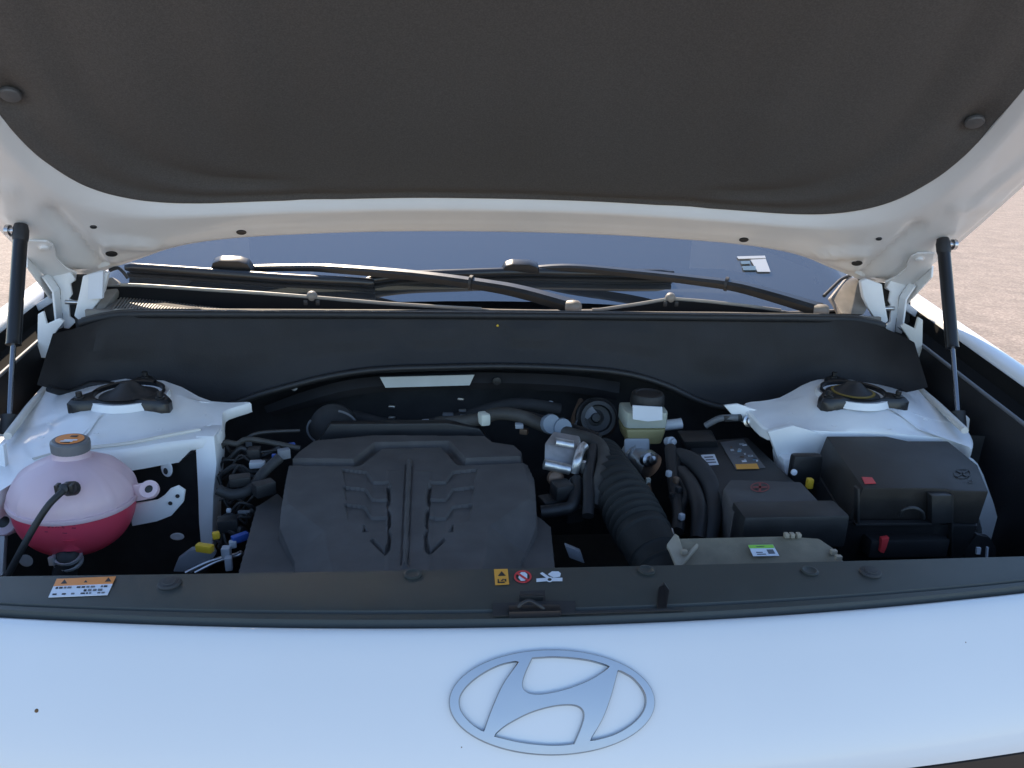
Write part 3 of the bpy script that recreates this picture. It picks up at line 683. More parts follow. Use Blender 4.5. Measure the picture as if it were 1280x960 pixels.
def tank_pt(a, b):
    d = Vector(ray(a, b)).normalized(); h = bv.ray_cast(Vector(CAM), d); return (h[0]-d*.0004) if h[0] else P(a, b, Y=.93)
for pts in ([(58, 657), (60, 653), (63, 657), (66, 653), (67, 660), (65, 660), (64, 657), (61, 660)], [(69, 660), (71, 654), (74, 660), (72, 658)], [(76, 654), (81, 660), (79, 660.5), (75, 655)], [(90, 655), (94, 655.4), (94, 657), (90, 656.6)], [(90, 659), (95, 659.4), (95, 661), (90, 660.6)], [(56, 664), (84, 666), (84, 667), (56, 665)]):
    prism('level_mark', [tank_pt(*p) for p in pts], (0, -.0004, 0), mat('moulded mark', (.42, .04, .08), .45), tank)
# ears and bracket
def ear(px, py, pr, y, mt=MILK):
    c = P(px, py, Y=y); lathe('mount_ear', [(pr*.45, -.004), (pr, -.004), (pr*1.05, 0), (pr, .004), (pr*.45, .004), (pr*.42, -.004)], c, (0, -.75, .65), mt, tank, n=22)
    lathe('ear_bolt', [(.001, -.003), (pr*.5, -.003), (pr*.5, .002), (pr*.3, .004), (.001, .004)], c, (0, -.75, .65), PLAST, tank, n=12)
ear(187, 612, .0125, 1.0); ear(6, 653, .018, .985)
prism('ear_web', [P(165, 607, Y=1.005), P(184, 604, Y=1.005), P(188, 624, Y=1.005), P(165, 628, Y=1.005)], (0, .005, 0), MILK, tank, bevel=.0015)
prism('ear_web', [P(5, 640, Y=.99), P(28, 640, Y=.99), P(34, 660, Y=.99), P(10, 670, Y=.99)], (0, .006, 0), MILK, tank, bevel=.0015)
prism('tank_bracket', [P(a, b, Y=1.03) for a, b in ((160, 632), (196, 626), (205, 620), (212, 612), (222, 608), (231, 614), (229, 628), (214, 645), (196, 652), (165, 658))], (0, .006, 0), EPAINT, tank, 'white sheet metal bracket beside the coolant tank', bevel=.0015)
for a, b in ((222, 620), (213, 629)): lathe('bracket_hole', [(.001, 0), (.003, 0), (.003, .001), (.001, .0012)], P(a, b, Y=1.029), (0, -1, 0), VOID, tank, n=10)

# ================================================================== RADIATOR COVER AND FASCIA
RZ = .985
def fy(x): return .680+.125*x*x+.06*max(0, abs(x)-.5)**2
rows = []
prof = [(1.0, -.05, 'r'), (1.0, -.012, 'r'), (.995, -.003, 'r'), (.97, 0, 'r'), (.75, .0005, 0), (.5, .001, 0), (.28, .0006, 0), (.20, -.0005, 0), (.18, -.0035, 0), (.16, -.0035, 0), (.14, -.001, 0), (.05, -.0015, 0), (.02, -.005, 0), (.0, -.014, 0)]
xs = np.linspace(-.86, .86, 87)
for f, dz, _ in prof:
    rows.append([Vector((x, fy(x)+(.782+.010*x*x-fy(x))*f, RZ+dz-.03*max(0, abs(x)-.55)**2)) for x in xs])
rad = grid('radiator_cover', rows, RADP, None, 'dark grey plastic radiator cover strip behind the white nose', angle=30)
def rpt(a, b, dz=.0012): return P(a, b, Z=RZ+dz)
for px, py in ((212, 730), (1088, 716), (516, 718), (808, 713), (1012, 714)):
    c = rpt(px, py); big = px in (212, 1088)
    lathe('push_clip', [(.012, -.002), (.0125, .001), (.011, .003), (.0075, .0035), (.007, .0045 if big else .002), (.001, .005 if big else .002)] if big else [(.010, -.001), (.0105, .001), (.008, .0018), (.006, .0006), (.001, .0006)], c, (0, 0, 1), RADP if not big else PLASTR, rad, n=20)
# warning label on the left, upside down to the viewer
UPZ = (0, 0, 1)
decal('warning_label', [(71, 724), (145, 721), (134.5, 744), (60.6, 747)], lambda a, b: rpt(a, b, .0014), UPZ, WLAB, rad, label='white and orange warning label on the radiator cover')
decal('label_band', [(71, 724), (145, 721), (141, 729.8), (67, 733)], lambda a, b: rpt(a, b, .0018), UPZ, OLAB, rad)
L2 = lambda a, b: rpt(a, b, .0022)
def tri(cx, cy, r, fn, mt, par): decal('warning_triangle', [(cx-r, cy+r*.6), (cx+r, cy+r*.5), (cx+.2*r, cy-r*.75)], fn, UPZ, mt, par, th=.0004)
tri(80, 727.5, 4, L2, INK, rad); tri(107, 727, 2.2, L2, INK, rad); tri(135, 725, 4, L2, INK, rad)
rr_ = random.Random(3)
for row, (y, x0, x1, hgt) in enumerate(((734, 70, 134, 2.6), (738, 105, 126, 3.4), (742, 66, 130, 2.2))):
    x = x0
    while x < x1:
        wd = rr_.uniform(2, 5.5)
        if rr_.random() < .72 or row == 1:
            yy = y-(x-70)*.035
            decal('label_print', [(x, yy), (x+wd, yy-.1), (x+wd-.6, yy+hgt*.7), (x-.6, yy+hgt*.75)], L2, UPZ, INK if rr_.random() < .6 else GREYP, rad, th=.0003)
        x += wd+rr_.uniform(.8, 2)
# pictogram stickers
decal('amber_sticker', [(617.5, 712), (634.5, 711.5), (636.5, 730.5), (619, 731.5)], lambda a, b: rpt(a, b, .0014), UPZ, YLAB, rad, label='small amber warning sticker on the radiator cover')
decal('warning_triangle', [(622.5, 720), (632, 719.7), (627, 714.2)], L2, UPZ, INK, rad, th=.0003)
for pts in ([(622, 728.5), (622, 724), (623.5, 724), (623.8, 728.3)], [(622, 729), (631, 728.6), (631, 727.2), (622, 727.5)], [(626, 726), (629, 723.5), (630, 724.5), (627.5, 726.5)], [(630, 724), (633, 723.9), (633, 727), (631.8, 727)]):
    decal('sticker_print', pts, L2, UPZ, INK, rad, th=.0003)
c = rpt(654, 721, .0016)
def ringobj(name, c, r0, r1, mt, par, sy=1., th=.0005, axis=(0, 0, 1)):
    return lathe(name, [(r0, 0), (r1, 0), (r1, th), (r0, th), (r0, 0)], c, axis, mt, par, n=32, sy=sy)
rm = (rpt(664, 721)-rpt(644, 721)).length/2
def cring(name, cx, cy, rx, ry, wd, fn, mt, par, n=28):
    o = [fn(cx+rx*math.cos(2*math.pi*k/n), cy+ry*math.sin(2*math.pi*k/n)) for k in range(n)]
    i = [fn(cx+(rx-wd)*math.cos(2*math.pi*k/n), cy+(ry-wd*ry/rx)*math.sin(2*math.pi*k/n)) for k in range(n)]
    u = Vector((0, 0, .0004)); rows = [[o[k], o[k]+u, i[k]+u, i[k]] for k in range(n)]; rows.append(rows[0])
    return grid(name, rows, mt, par, closed=True, angle=30)
cring('prohibition_ring', 653.5, 721, 11, 7.8, 2.2, lambda a, b: rpt(a, b, .0014), RED, rad)
hand = [(648, 722), (649.5, 717), (652, 715.5), (656, 715.5), (659, 718), (659, 723), (656, 726), (651, 726)]
decal('hand_print', hand, lambda a, b: rpt(a, b, .0014), UPZ, WLAB, rad, th=.0004)
decal('prohibition_bar', [(646, 717.5), (648, 716), (661.5, 725), (659.5, 726.5)], L2, UPZ, RED, rad, th=.0003)
for pts in ([(670.5, 723.5), (684, 722.5), (684, 726.5), (670.5, 727.5)], [(690, 722.5), (703, 722.5), (703, 726.5), (690, 726.5)], [(675, 717), (678, 715.5), (686, 721), (683.5, 723)], [(685, 718), (690, 714.5), (698, 714.5), (701, 717), (700, 721), (692, 722), (688, 720)]):
    decal('fan_print', pts, lambda a, b: rpt(a, b, .0014), UPZ, WLAB, rad, th=.0004)
cring('fan_hub', 687, 724.5, 4, 3.2, 1.4, L2, WLAB, rad, 16)
# latch slot, latch and release lever
decal('latch_slot', [(616, 755), (650, 754), (650, 740), (681, 739), (682, 752), (719, 752), (719, 768), (616, 771)], lambda a, b: rpt(a, b, .0004), UPZ, VOID, rad, th=.0012)
la = rpt(662, 752, .002)
box('latch_plate', rpt(664, 747, .004), (.026, .006, .007), PLAST, rad, bevel=.001)
tube('latch_hook', [rpt(646, 764, .002), rpt(652, 755, .010), rpt(662, 751, .012), rpt(674, 757, .010), rpt(682, 764, .003)], .0022, PLAST, rad, n=8)
tube('latch_spring', [rpt(640, 766, .002), rpt(650, 757, .005)], .0016, STEEL, rad, n=8)
box('latch_body', rpt(668, 764, .003), (.055, .012, .008), BLK, rad, bevel=.001)
decal('lever_slot', [(718, 765), (855, 761), (855, 763.5), (719, 768)], lambda a, b: rpt(a, b, .0004), UPZ, VOID, rad, th=.0012)
prism('release_lever', [rpt(822, 762, .001), rpt(834, 761.5, .001), P(837, 738, Y=.722), P(831, 729, Y=.724), P(824, 737, Y=.722)], (0, .004, 0), BLK, rad, bevel=.001)

# white nose below
prof = [(.006, -.022), (.004, -.010), (.0, -.006), (-.006, -.0035), (-.014, -.006), (-.026, -.015), (-.042, -.031), (-.058, -.049), (-.074, -.070), (-.088, -.092), (-.099, -.115), (-.108, -.142), (-.114, -.17), (-.116, -.20), (-.11, -.23)]
PL = [0]
for i in range(1, len(prof)): PL.append(PL[-1]+math.hypot(prof[i][0]-prof[i-1][0], prof[i][1]-prof[i-1][1]))
cpf = crom([(a, b, 0) for a, b in prof], 4)
xs = np.linspace(-.80, .80, 161)
def fpt(x, a, b): return Vector((x*(1+.0), fy(x)-.004+a, RZ+b-.05*max(0, abs(x)-.45)**2))
def cut(x): return -.127-.012*max(0, 1-abs(x)/.35)
rows = []
for q_ in cpf:
    r = []
    for x in xs:
        b = max(q_.y, cut(x)); a = q_.x
        if b != q_.y: a = float(np.interp(-b, [-p.y for p in cpf[8:]], [p.x for p in cpf[8:]]))+.001+min(.012, (b-q_.y)*.2)
        r.append(fpt(x, a, b))
    rows.append(r)
nose = grid('front_fascia', rows, PAINT, None, 'white front nose panel carrying the oval emblem', angle=50)
# dark lamp strip under the nose edge
def low(x, db, da): 
    b = cut(x); a = float(np.interp(-b, [-p.y for p in cpf[8:]], [p.x for p in cpf[8:]]))
    return fpt(x, a+da, b+db)
for s in (-1, 1):
    xr = np.linspace(.0, .80, 40)
    grid('lamp_strip', [[low(s*x, db, da) for x in xr] for db, da in ((-.001, .012), (-.006, .004), (-.02, .0), (-.05, -.006), (-.12, -.01), (-.3, 0))], BLK, nose)
grid('grille_back', [[Vector((x, fy(x)-.09, z)) for x in np.linspace(-.8, .8, 20)] for z in (.78, .6, .3)], VOID, nose)
# emblem, laid on the nose surface
e0 = None
def nose_pt(px, py):
    d = ray(px, py); best = None
    for k in range(2200):
        p = CAM+d*(.5+k*.0003)
        yy = p[1]-(fy(p[0])-.004); 
        z = RZ+float(np.interp(-yy, [-q_.x for q_ in cpf[8:]], [q_.y for q_ in cpf[8:]]))
        if p[2] <= z: return Vector(p)
    return Vector(p)
def zo(x, y): return (540+x/4.2667, 800+y/4.2667)
def smooth_poly(segs):
    out = []
    for sg in segs:
        c = crom([(a, b, 0) for a, b in sg], 5); out += [(v.x, v.y) for v in c[:-1]]
    return out
HOLES = [smooth_poly([[(455, 120), (370, 138), (280, 180), (200, 240), (155, 300), (150, 350), (168, 395), (215, 447), (272, 485)], [(272, 485), (318, 360), (375, 235), (455, 120)]]),
         smooth_poly([[(535, 103), (640, 98), (740, 103), (840, 117), (938, 145)], [(938, 145), (850, 205), (730, 255), (610, 284), (540, 287), (497, 270), (485, 235), (500, 180), (535, 103)]]),
         smooth_poly([[(335, 512), (400, 458), (520, 395), (640, 360), (735, 352), (785, 366), (803, 400), (790, 460), (752, 552)], [(752, 552), (640, 560), (480, 545), (335, 512)]]),
         smooth_poly([[(992, 168), (1065, 210), (1118, 275), (1132, 335), (1110, 395), (1050, 455), (960, 505), (845, 536)], [(845, 536), (910, 425), (955, 305), (992, 168)]])]
OUT = [(638+550*math.cos(2*math.pi*k/96), 335+283*math.sin(2*math.pi*k/96)) for k in range(96)]
loops = [OUT]+HOLES
cache = {}
EN = Vector((0, -.68, .73)).normalized()
def loop3(lp, h): 
    r = []
    for a, b in lp:
        if (a, b) not in cache: cache[(a, b)] = nose_pt(*zo(a, b))
        r.append(cache[(a, b)]+EN*h)
    return r
def inset(lp, dd, outer):
    n = len(lp); r = []
    area = sum(lp[i][0]*lp[(i+1) % n][1]-lp[(i+1) % n][0]*lp[i][1] for i in range(n)); sg = 1 if area > 0 else -1
    for i in range(n):
        a, b = lp[i-1], lp[(i+1) % n]; tx, ty = b[0]-a[0], b[1]-a[1]; l = math.hypot(tx, ty)+1e-9
        k = sg*dd*(1 if outer else -1); r.append((lp[i][0]-ty/l*k, lp[i][1]+tx/l*k))
    return r
EH = .0046
face = [inset(lp, 7, i == 0) for i, lp in enumerate(loops)]
p2 = [[Vector((a, -b, 0)) for a, b in lp] for lp in face]
tris = tessellate_polygon(p2)
flat = [v for lp in face for v in loop3(lp, EH)]
emb = mk('emblem', flat, [tuple(t) for t in tris], EMB, nose, 'oval satin metal emblem with a slanted letter H', smooth=True)
def nose_n(p):
    yy = p.y-(fy(p.x)-.004); cc = cpf[8:]
    f = lambda t: float(np.interp(t, [-q_.x for q_ in cc], [q_.y for q_ in cc]))
    dz = (f(-yy+.02)-f(-yy-.02))/.04          # dz per forward step
    return Vector((.25*p.x*dz, dz, 1)).normalized()
emb.data.normals_split_custom_set_from_vertices([nose_n(v.co) for v in emb.data.vertices])
for i, lp in enumerate(loops):
    f3, o3, b3 = loop3(face[i], EH), loop3(inset(lp, 2.5, i == 0), EH*.75), loop3(lp, -.001)
    rr = [f3+f3[:1], o3+o3[:1], b3+b3[:1]]
    grid('emblem_edge', rr, EMBE, nose, angle=60)
for px, py, r in ((46, 888, .0022), (1207, 803, .0008), (577, 934, .0007)):
    lathe('dirt_speck', [(r*.2, -.0002), (r, .0), (r*.6, .0006), (r*.1, .0008)], nose_pt(px, py), EN, DIRT, nose, n=9)

# ================================================================== ENGINE COVER (pressed plastic as a height sheet)
CZ = .955
def cxy(pts, z=CZ): return [tuple(P(a, b, Z=z))[:2] for a, b in pts]
gx = np.arange(-.385, .075, .0017); gy = np.arange(.80, 1.30, .0018)
GX, GY = np.meshgrid(gx, gy)
Mp = cxy([(361, 760), (361, 678), (343, 646), (351, 609), (357, 581), (369, 568), (391, 552), (470, 545), (608, 546), (618, 554), (645, 558), (660, 571), (672, 593), (676, 641), (657, 676), (655, 760)], .965)
Lp = cxy([(285, 760), (295, 715), (318, 633), (348, 614), (372, 640), (390, 760)], .928)
Rp = cxy([(640, 640), (676, 645), (691, 658), (702, 760), (640, 760)], .928)
Np = cxy([(359, 583), (357, 600), (360, 629), (405, 661), (425, 760), (594, 760), (612, 655), (662, 623), (660, 600), (655, 583), (640, 500), (380, 500)], .965)
Rr = cxy([(320, 480), (356, 573), (445, 574), (472, 553), (557, 551), (578, 573), (656, 570), (690, 480)], .972)
sM, sL, sR, sN, sS = (sdist(p, GX, GY) for p in (Mp, Lp, Rp, Np, Rr))
Z = np.full(GX.shape, .845)
Z = np.maximum(Z, np.where(np.maximum(sL, sR) > -.004, .845+.083*ramp(np.maximum(sL, sR)+.003, .006), 0))
top = .965-.046*np.clip(-sN/.075, 0, 1)-.006*np.clip((.98-GY)/.12, 0, 1)
top = top+.004*ramp(sS+.002, .012)-.013*ramp(sS+.011, .003)*ramp(.008-sS, .003)
Z = np.maximum(Z, np.where(sM > -.004, .845+(top-.845)*ramp(sM+.003, .008), 0))
def cutp(pts, dpt, wd=.003, z=.965, grad=None):
    global Z
    d = sdist(cxy(pts, z), GX, GY); k = ramp(d, wd)
    if grad:
        a, b = Vector(P(*grad[0], Z=z)), Vector(P(*grad[1], Z=z)); e = b-a
        k = k*(1-np.clip(((GX-a.x)*e.x+(GY-a.y)*e.y)/(e.x**2+e.y**2), 0, 1))
    Z = Z-dpt*k
cutp([(482, 588), (541, 588), (541, 760), (480, 760)], -.0015, .004)
cutp([(506, 580), (517, 580), (511, 703), (500, 703)], .0022, .0022)
cutp([(508.5, 576), (514.5, 576), (509, 706), (502.5, 706)], -.0065, .0022)
for mirx in (0, 1):
    def mp(l): return [((1021-a - (b-640)*.06, b) if mirx else (a, b)) for a, b in l]
    cutp(mp([(483, 606), (489, 606), (490, 628), (486, 634), (490, 640), (490, 655), (486, 660), (490, 666), (489, 683), (482, 690), (462, 672), (465, 668), (480, 681), (484, 672)]), .009, .003)
    # three overlapping louvres each side, deep at the back and flush at the front
    gp = np.stack([GX-CAM[0], GY-CAM[1], np.full(GX.shape, .965)-CAM[2]], -1)
    dz_ = gp@_fw; PXg = 640+FPX*(gp@RT)/dz_; PYg = 480-FPX*(gp@UP)/dz_
    if not mirx: PXg = 1021-PXg-(PYg-640)*.06
    yl = 589+13*np.clip((566-PXg)/9, 0, 1)-.10*np.clip(PXg-566, 0, 60)
    f_ = (PYg-yl)/21.5; k_ = np.floor(f_); f_ = f_-k_
    bot = np.minimum(690-.75*(PXg-534), 662)
    inside = (k_ >= 0) & (k_ <= 3-(PXg > 566)) & (PYg < bot) & (PXg > 537) & (PXg < 597-6*f_-3*k_)
    Z = Z-np.where(inside, .0048*(1-f_), 0)
keep = (sM > -.0075) | (np.maximum(sL, sR) > -.0075)
idx = -np.ones(GX.shape, int); vs = []; ny, nx = GX.shape
for j in range(ny):
    for i in range(nx):
        if keep[j, i]: idx[j, i] = len(vs); vs.append((float(GX[j, i]), float(GY[j, i]), float(Z[j, i])))
fs = [(idx[j, i], idx[j, i+1], idx[j+1, i+1], idx[j+1, i]) for j in range(ny-1) for i in range(nx-1) if min(idx[j, i], idx[j, i+1], idx[j+1, i+1], idx[j+1, i]) >= 0]
me = bpy.data.meshes.new('engine_cover'); me.from_pydata(vs, [], [tuple(int(k) for k in f) for f in fs])
ecov = link('engine_cover', me, COVER, None, 'large dark grey plastic engine cover with angular ribs and louvres', smooth=True, angle=26)
prism('cover_back_wall', [P(a, b, Y=1.265) for a, b in ((412, 530), (560, 529), (600, 536), (615, 556), (395, 556))], (0, .02, 0), PLAST, ecov, bevel=.004)

# ================================================================== ENGINE BAY CLUTTER
def hose(name, pts, r, mt, label=None, par=None, n=12): return tube(name, [P(a, b, Y=y) for a, b, y in pts], r, mt, par, label, n=n)
# corrugated intake hose
path = crom([P(a, b, Y=y) for a, b, y in ((750, 574, 1.20), (760, 592, 1.13), (773, 612, 1.06), (790, 642, 1.00), (806, 672, .95), (824, 705, .90), (836, 730, .87))], 26)
def crad(t):
    base = .039-.006*abs(t-.5)
    return base+(.0040*math.sin(t*2*math.pi*22) if t < .62 else (.003 if (.655 < t < .67 or .79 < t < .80 or .86 < t < .872) else 0))
ih = grid('intake_hose', tube_rows(path, crad, 32), mat('hose rubber', (.019, .019, .018), .7, bump=.3, bscale=400, var=.2, vscale=30, spec=.3), None, 'corrugated black air intake hose curving to the air filter box', closed=True, capped=True, angle=70)
# air filter box
AZ = .972
A_t = [P(a, b, Z=z) for a, b, z in ((845, 673, .974), (981, 669, .976), (1024, 672, .974), (1043, 685, .966), (1064, 712, .950), (1064, 760, .93), (848, 760, .93), (848, 702, .952))]
A_b = [Vector((p.x*1.0, p.y, .86)) for p in A_t]
afb = hexa('air_filter_box', A_b, A_t, mat('filter box plastic', (.21, .175, .12), .62, bump=.5, bscale=900, var=.15, vscale=40), None, 'warm brown air filter box lid with a green and white label', bevel=.004)  # warm tan puts the lid's patch of sunlight into its base colour
AN = (A_t[1]-A_t[0]).cross(A_t[6]-A_t[0]); AN.normalize(); AN = AN if AN.z > 0 else -AN
apn = lambda a, b: onplane(a, b, A_t[0]+AN*.0010, AN)
decal('filter_label', [(935, 681.5), (966, 681), (974, 695), (941.5, 695.5)], apn, AN, WLAB, afb)
apn2 = lambda a, b: onplane(a, b, A_t[0]+AN*.0018, AN)
decal('label_band', [(935, 681.5), (966, 681), (968, 685), (937, 685.5)], apn2, AN, GRN, afb, th=.0004)
for pts in ([(945, 683), (955, 682.8), (955.5, 684), (945.5, 684.2)], [(958, 687), (966, 686.8), (969, 692), (961, 692.3)], [(945, 690), (953, 690), (953.5, 691), (945.6, 691)], [(946, 692.4), (957, 692.2), (957.5, 693.2), (946.6, 693.4)]):
    decal('label_print', pts, apn2, AN, GREYP, afb, th=.0004)
prism('filter_flange', [P(833, 685, Z=.966), P(843, 671, Z=.974), P(848, 674, Z=.974), P(856, 698, Z=.955), P(870, 683, Z=.970), P(873, 685, Z=.969), P(851, 712, Z=.949), P(845, 712, Z=.949), P(836, 690, Z=.962)], (0, 0, .005), mat('filter flange', (.36, .30, .22), .6), afb, bevel=.001)  # cream colour holds the bright sun on this left wedge
for a in (983, 990, 998): box('filter_tab', P(a, 669, Z=.979), (.006, .008, .006), MATS['filter flange'], afb, bevel=.0015)
for a, b in ((1042, 690), (1048, 697), (855, 690)): box('filter_tab', P(a, b, Z=.966), (.008, .006, .006), MATS['filter flange'], afb, bevel=.001)
# battery
bz = .955
Bt = [P(a, b, Z=bz) for a, b in ((858, 552), (935, 546), (998, 606), (905, 625))]
bat = hexa('battery', [Vector((p.x, p.y, .80)) for p in Bt], Bt, PLASTR, None, 'black car battery with warning labels in the right half of the bay', bevel=.004)
bl = lambda a, b: P(a, b, Z=bz+.0012)
decal('battery_label', [(876, 569), (893, 568), (898.5, 581), (883, 582)], bl, UPZ, WLAB, bat)
bl2 = lambda a, b: P(a, b, Z=bz+.0019)
for k in range(3): decal('label_print', [(880+k*1.8, 571+k*3.3), (891+k*1.8, 570.4+k*3.3), (891.8+k*1.8, 571.8+k*3.3), (880.8+k*1.8, 572.4+k*3.3)], bl2, UPZ, GREYP, bat, th=.0003)
decal('warning_sheet', [(900, 553), (929, 549), (957, 585), (920, 587)], bl, UPZ, mat('sheet grey', (.12, .12, .125), .5), bat, th=.0004)
decal('warning_strip', [(919, 580.5), (946, 579.5), (949, 586), (921, 586.5)], bl2, UPZ, YLAB, bat, th=.0004)
rr_ = random.Random(9)
for k in range(20):
    f = rr_.random(); g = rr_.random()
    x = 904+f*24+g*20; y = 552.5-f*2.5+g*25; wd = rr_.uniform(2, 6)
    decal('sheet_print', [(x, y), (x+wd, y-.3), (x+wd+.8, y+1.6), (x+.8, y+2)], bl2, UPZ, rr_.choice([LGREY, GREYP, CYAN, WLAB, BROWN]), bat, th=.0003)
C_t = [P(a, b, Z=z) for a, b, z in ((913, 599, .975), (1001, 602, .975), (1029, 632, .975), (931, 630, .975), (917, 641, .968), (904, 611, .968))]
C_b = [Vector((p.x, p.y+(.0 if i < 2 else .004), .88)) for i, p in enumerate(C_t)]
bc = hexa('battery_cover', C_b, C_t, COVER, bat, 'grey plastic terminal cover with a dark red round mark', bevel=.003)
cring('terminal_mark', 950, 609, 12, 6, 1.6, lambda a, b: P(a, b, Z=.9765), DRED, bat)
for pts in ([(941, 608), (959, 608), (959, 610), (941, 610)], [(948.5, 604), (951.5, 604), (951.5, 614), (948.5, 614)]): decal('terminal_mark', pts, lambda a, b: P(a, b, Z=.9765), UPZ, DRED, bat, th=.0003)
hexa('battery_vent_cover', [P(a, b, Z=.93) for a, b in ((862, 572), (902, 570), (895, 552), (850, 552))], [P(a, b, Z=.972) for a, b in ((855, 552), (896, 551), (889, 537), (846, 538))], PLAST, bat, bevel=.004)
box('front_terminal_block', P(985, 655, Y=.93), (.15, .05, .05), PLAST, bat, bevel=.006)
# cables beside the battery
cab_ = hose('battery_cable', [(848, 570, 1.17), (868, 578, 1.13), (885, 600, 1.08), (892, 628, 1.03), (888, 655, .99), (880, 690, .96)], .0145, PLASTR, 'ribbed black cable loom beside the battery')
hose('cable', [(852, 590, 1.12), (866, 610, 1.06), (874, 640, 1.0), (872, 675, .96)], .012, PLAST, par=cab_)
hose('cable', [(838, 560, 1.18), (842, 600, 1.1), (848, 640, 1.02), (846, 665, .98)], .010, RUB, par=cab_)
hose('cable', [(850, 565, 1.17), (846, 590, 1.12), (858, 615, 1.06), (850, 640, 1.02)], .006, RUB, par=cab_)
for a, b, y, mt in ((836, 592, 1.09, LGREY), (845, 600, 1.07, BROWN), (852, 646, .99, LGREY), (840, 620, 1.05, PLAST), (848, 612, 1.05, PLAST)): box('cable_clip', P(a, b, Y=y), (.008, .008, .010), mt, cab_, bevel=.002, rz=.5)
hose('ground_strap', [(882, 532, 1.25), (900, 523, 1.24), (922, 522, 1.235)], .006, GREYP, 'dark ground strap bolted to the right tower', n=8)
prism('strap_terminal', [P(a, b, Y=1.232) for a, b in ((905, 521), (928, 519), (929, 527), (906, 528))], (0, .008, 0), PLAST, cab_, bevel=.002)
# dipstick tube
ds = hose('dipstick_tube', [(811, 604, 1.14), (814, 618, 1.10), (826, 645, 1.02), (836, 662, .97), (840, 680, .94)], .0035, BROWN, 'thin brown metal pipe running down beside the intake hose', n=8)
box('pipe_cap', P(810, 603, Y=1.14), (.008, .008, .016), CREAM, ds, bevel=.002)
tube('pipe_collar', [P(837, 663, Y=.967), P(839, 671, Y=.955)], .006, STEEL, ds, n=10, straight=True)
# fuse box
F_t = [P(a, b, Z=1.0) for a, b in ((1033, 545), (1107, 545), (1135, 551), (1185, 551), (1222, 581), (1236, 614), (1189, 613), (1184, 611), (1166, 610), (1079, 610))]
F_b = [Vector((p.x+(0 if i not in (0, 9) else -.012), p.y+(.006 if i > 4 else 0), .945)) for i, p in enumerate(F_t)]
F_c = [Vector((p.x-.002, p.y+(-.004 if i > 4 else .004), .944)) for i, p in enumerate(F_b)]
F_d = [Vector((p.x, p.y+(.03 if i > 4 else 0), .82)) for i, p in enumerate(F_c)]
fb = hexa('fuse_box', F_d, F_c, PLAST, None, 'black fuse box with a red square on its lid, right of the battery', bevel=.004)
lid = hexa('lid', F_b, F_t, mat('fuse lid plastic', (.026, .023, .021), .5, bump=.35, bscale=900, var=.15, vscale=30, spec=.3), fb, bevel=.004)
fl_ = lambda a, b: P(a, b, Z=1.0009)
decal('red_sticker', [(1077, 596.5), (1090, 597), (1095, 604.5), (1081, 605)], fl_, UPZ, RED, fb)
cring('oval_mark', 1203, 592, 11, 6, 1.3, fl_, INK, fb)
for pts in ([(1194, 588), (1196, 587), (1212, 596), (1210, 597)], [(1210, 587), (1212, 588), (1196, 597), (1194, 596)]): decal('oval_mark', pts, fl_, UPZ, INK, fb, th=.0004)
cring('oval_mark', 1213, 602, 3, 2.2, .8, fl_, INK, fb, 12)
def fv(a, b, y=.93): return P(a, b, Y=y)
prism('clip_tab', [fv(a, b, .925) for a, b in ((1103, 674), (1112, 672), (1109, 683), (1105, 692), (1100, 690))], (0, .008, 0), RED, fb, bevel=.001)
for a0, a1, b0, b1, y in ((1070, 1165, 655, 658, .932), (1165, 1190, 620, 655, .930), (1072, 1075, 612, 655, .932), (1190, 1192, 620, 700, .930)):
    prism('box_rib', [fv(a0, b0, y), fv(a1, b0-1, y), fv(a1, b1-1, y), fv(a0, b1, y)], (0, .012, 0), PLAST, fb, bevel=.001)
tube('latch_loop', [fv(1125, 645, .925), fv(1130, 637, .922), fv(1142, 635, .920), fv(1152, 640, .922), fv(1154, 648, .926)], .003, PLAST, fb, n=8)
box('side_clip', fv(1006, 585, 1.10), (.05, .02, .05), PLAST, fb, bevel=.008)
lathe('side_clip_pin', [(.001, 0), (.005, 0), (.005, .003), (.001, .004)], fv(992, 590, 1.08), (0, -1, .2), WLAB, fb, n=10)
box('yellow_lock', fv(1012, 604, 1.045), (.009, .01, .016), YEL, fb, bevel=.002)
prism('side_bracket', [fv(a, b, .96) for a, b in ((1205, 690), (1222, 668), (1238, 672), (1246, 685), (1245, 705), (1205, 705))], (0, .012, 0), PLAST, fb, bevel=.003)
for a0, b0, w_, h_ in ((1224, 689, 5, 8), (1235, 691, 2, 13)): prism('bracket_pin', [fv(a0-w_/2, b0-h_/2, .957), fv(a0+w_/2, b0-h_/2, .957), fv(a0+w_/2-1, b0+h_/2, .957), fv(a0-w_/2-1, b0+h_/2, .957)], (0, .004, 0), WLAB, fb)
box('front_step', fv(1130, 680, .945), (.12, .03, .03), PLAST, fb, bevel=.005)
# brake fluid reservoir
bc_ = P(803, 528, Y=1.29); sc_ = 1.29/FPX*1.05
body_t = [Vector((bc_.x+u*.040, bc_.y+v*.030, bc_.z+.030)) for u, v in ((-.9, -1), (.9, -1), (1, -.6), (1, 1), (-1, 1), (-1, -.6))]
body_m = [Vector((p.x, p.y, bc_.z-.002)) for p in body_t]
body_b = [Vector((bc_.x+(p.x-bc_.x)*.82, p.y, bc_.z-.032)) for p in body_t]
br = hexa('brake_reservoir', body_b, body_m, FLUID, None, 'translucent brake fluid reservoir with black cap and white label', bevel=.006)
hexa('reservoir_top', [p+Vector((0, 0, .0005)) for p in body_m], body_t, BRK, br, bevel=.006)
cc = P(809, 501, Y=1.285)
lathe('cap', [(.020, -.012), (.029, -.010), (.031, -.004), (.030, .010), (.028, .015), (.022, .016), (.020, .014), (.001, .014)], cc, (0, 0, 1), RUB, br, n=32)
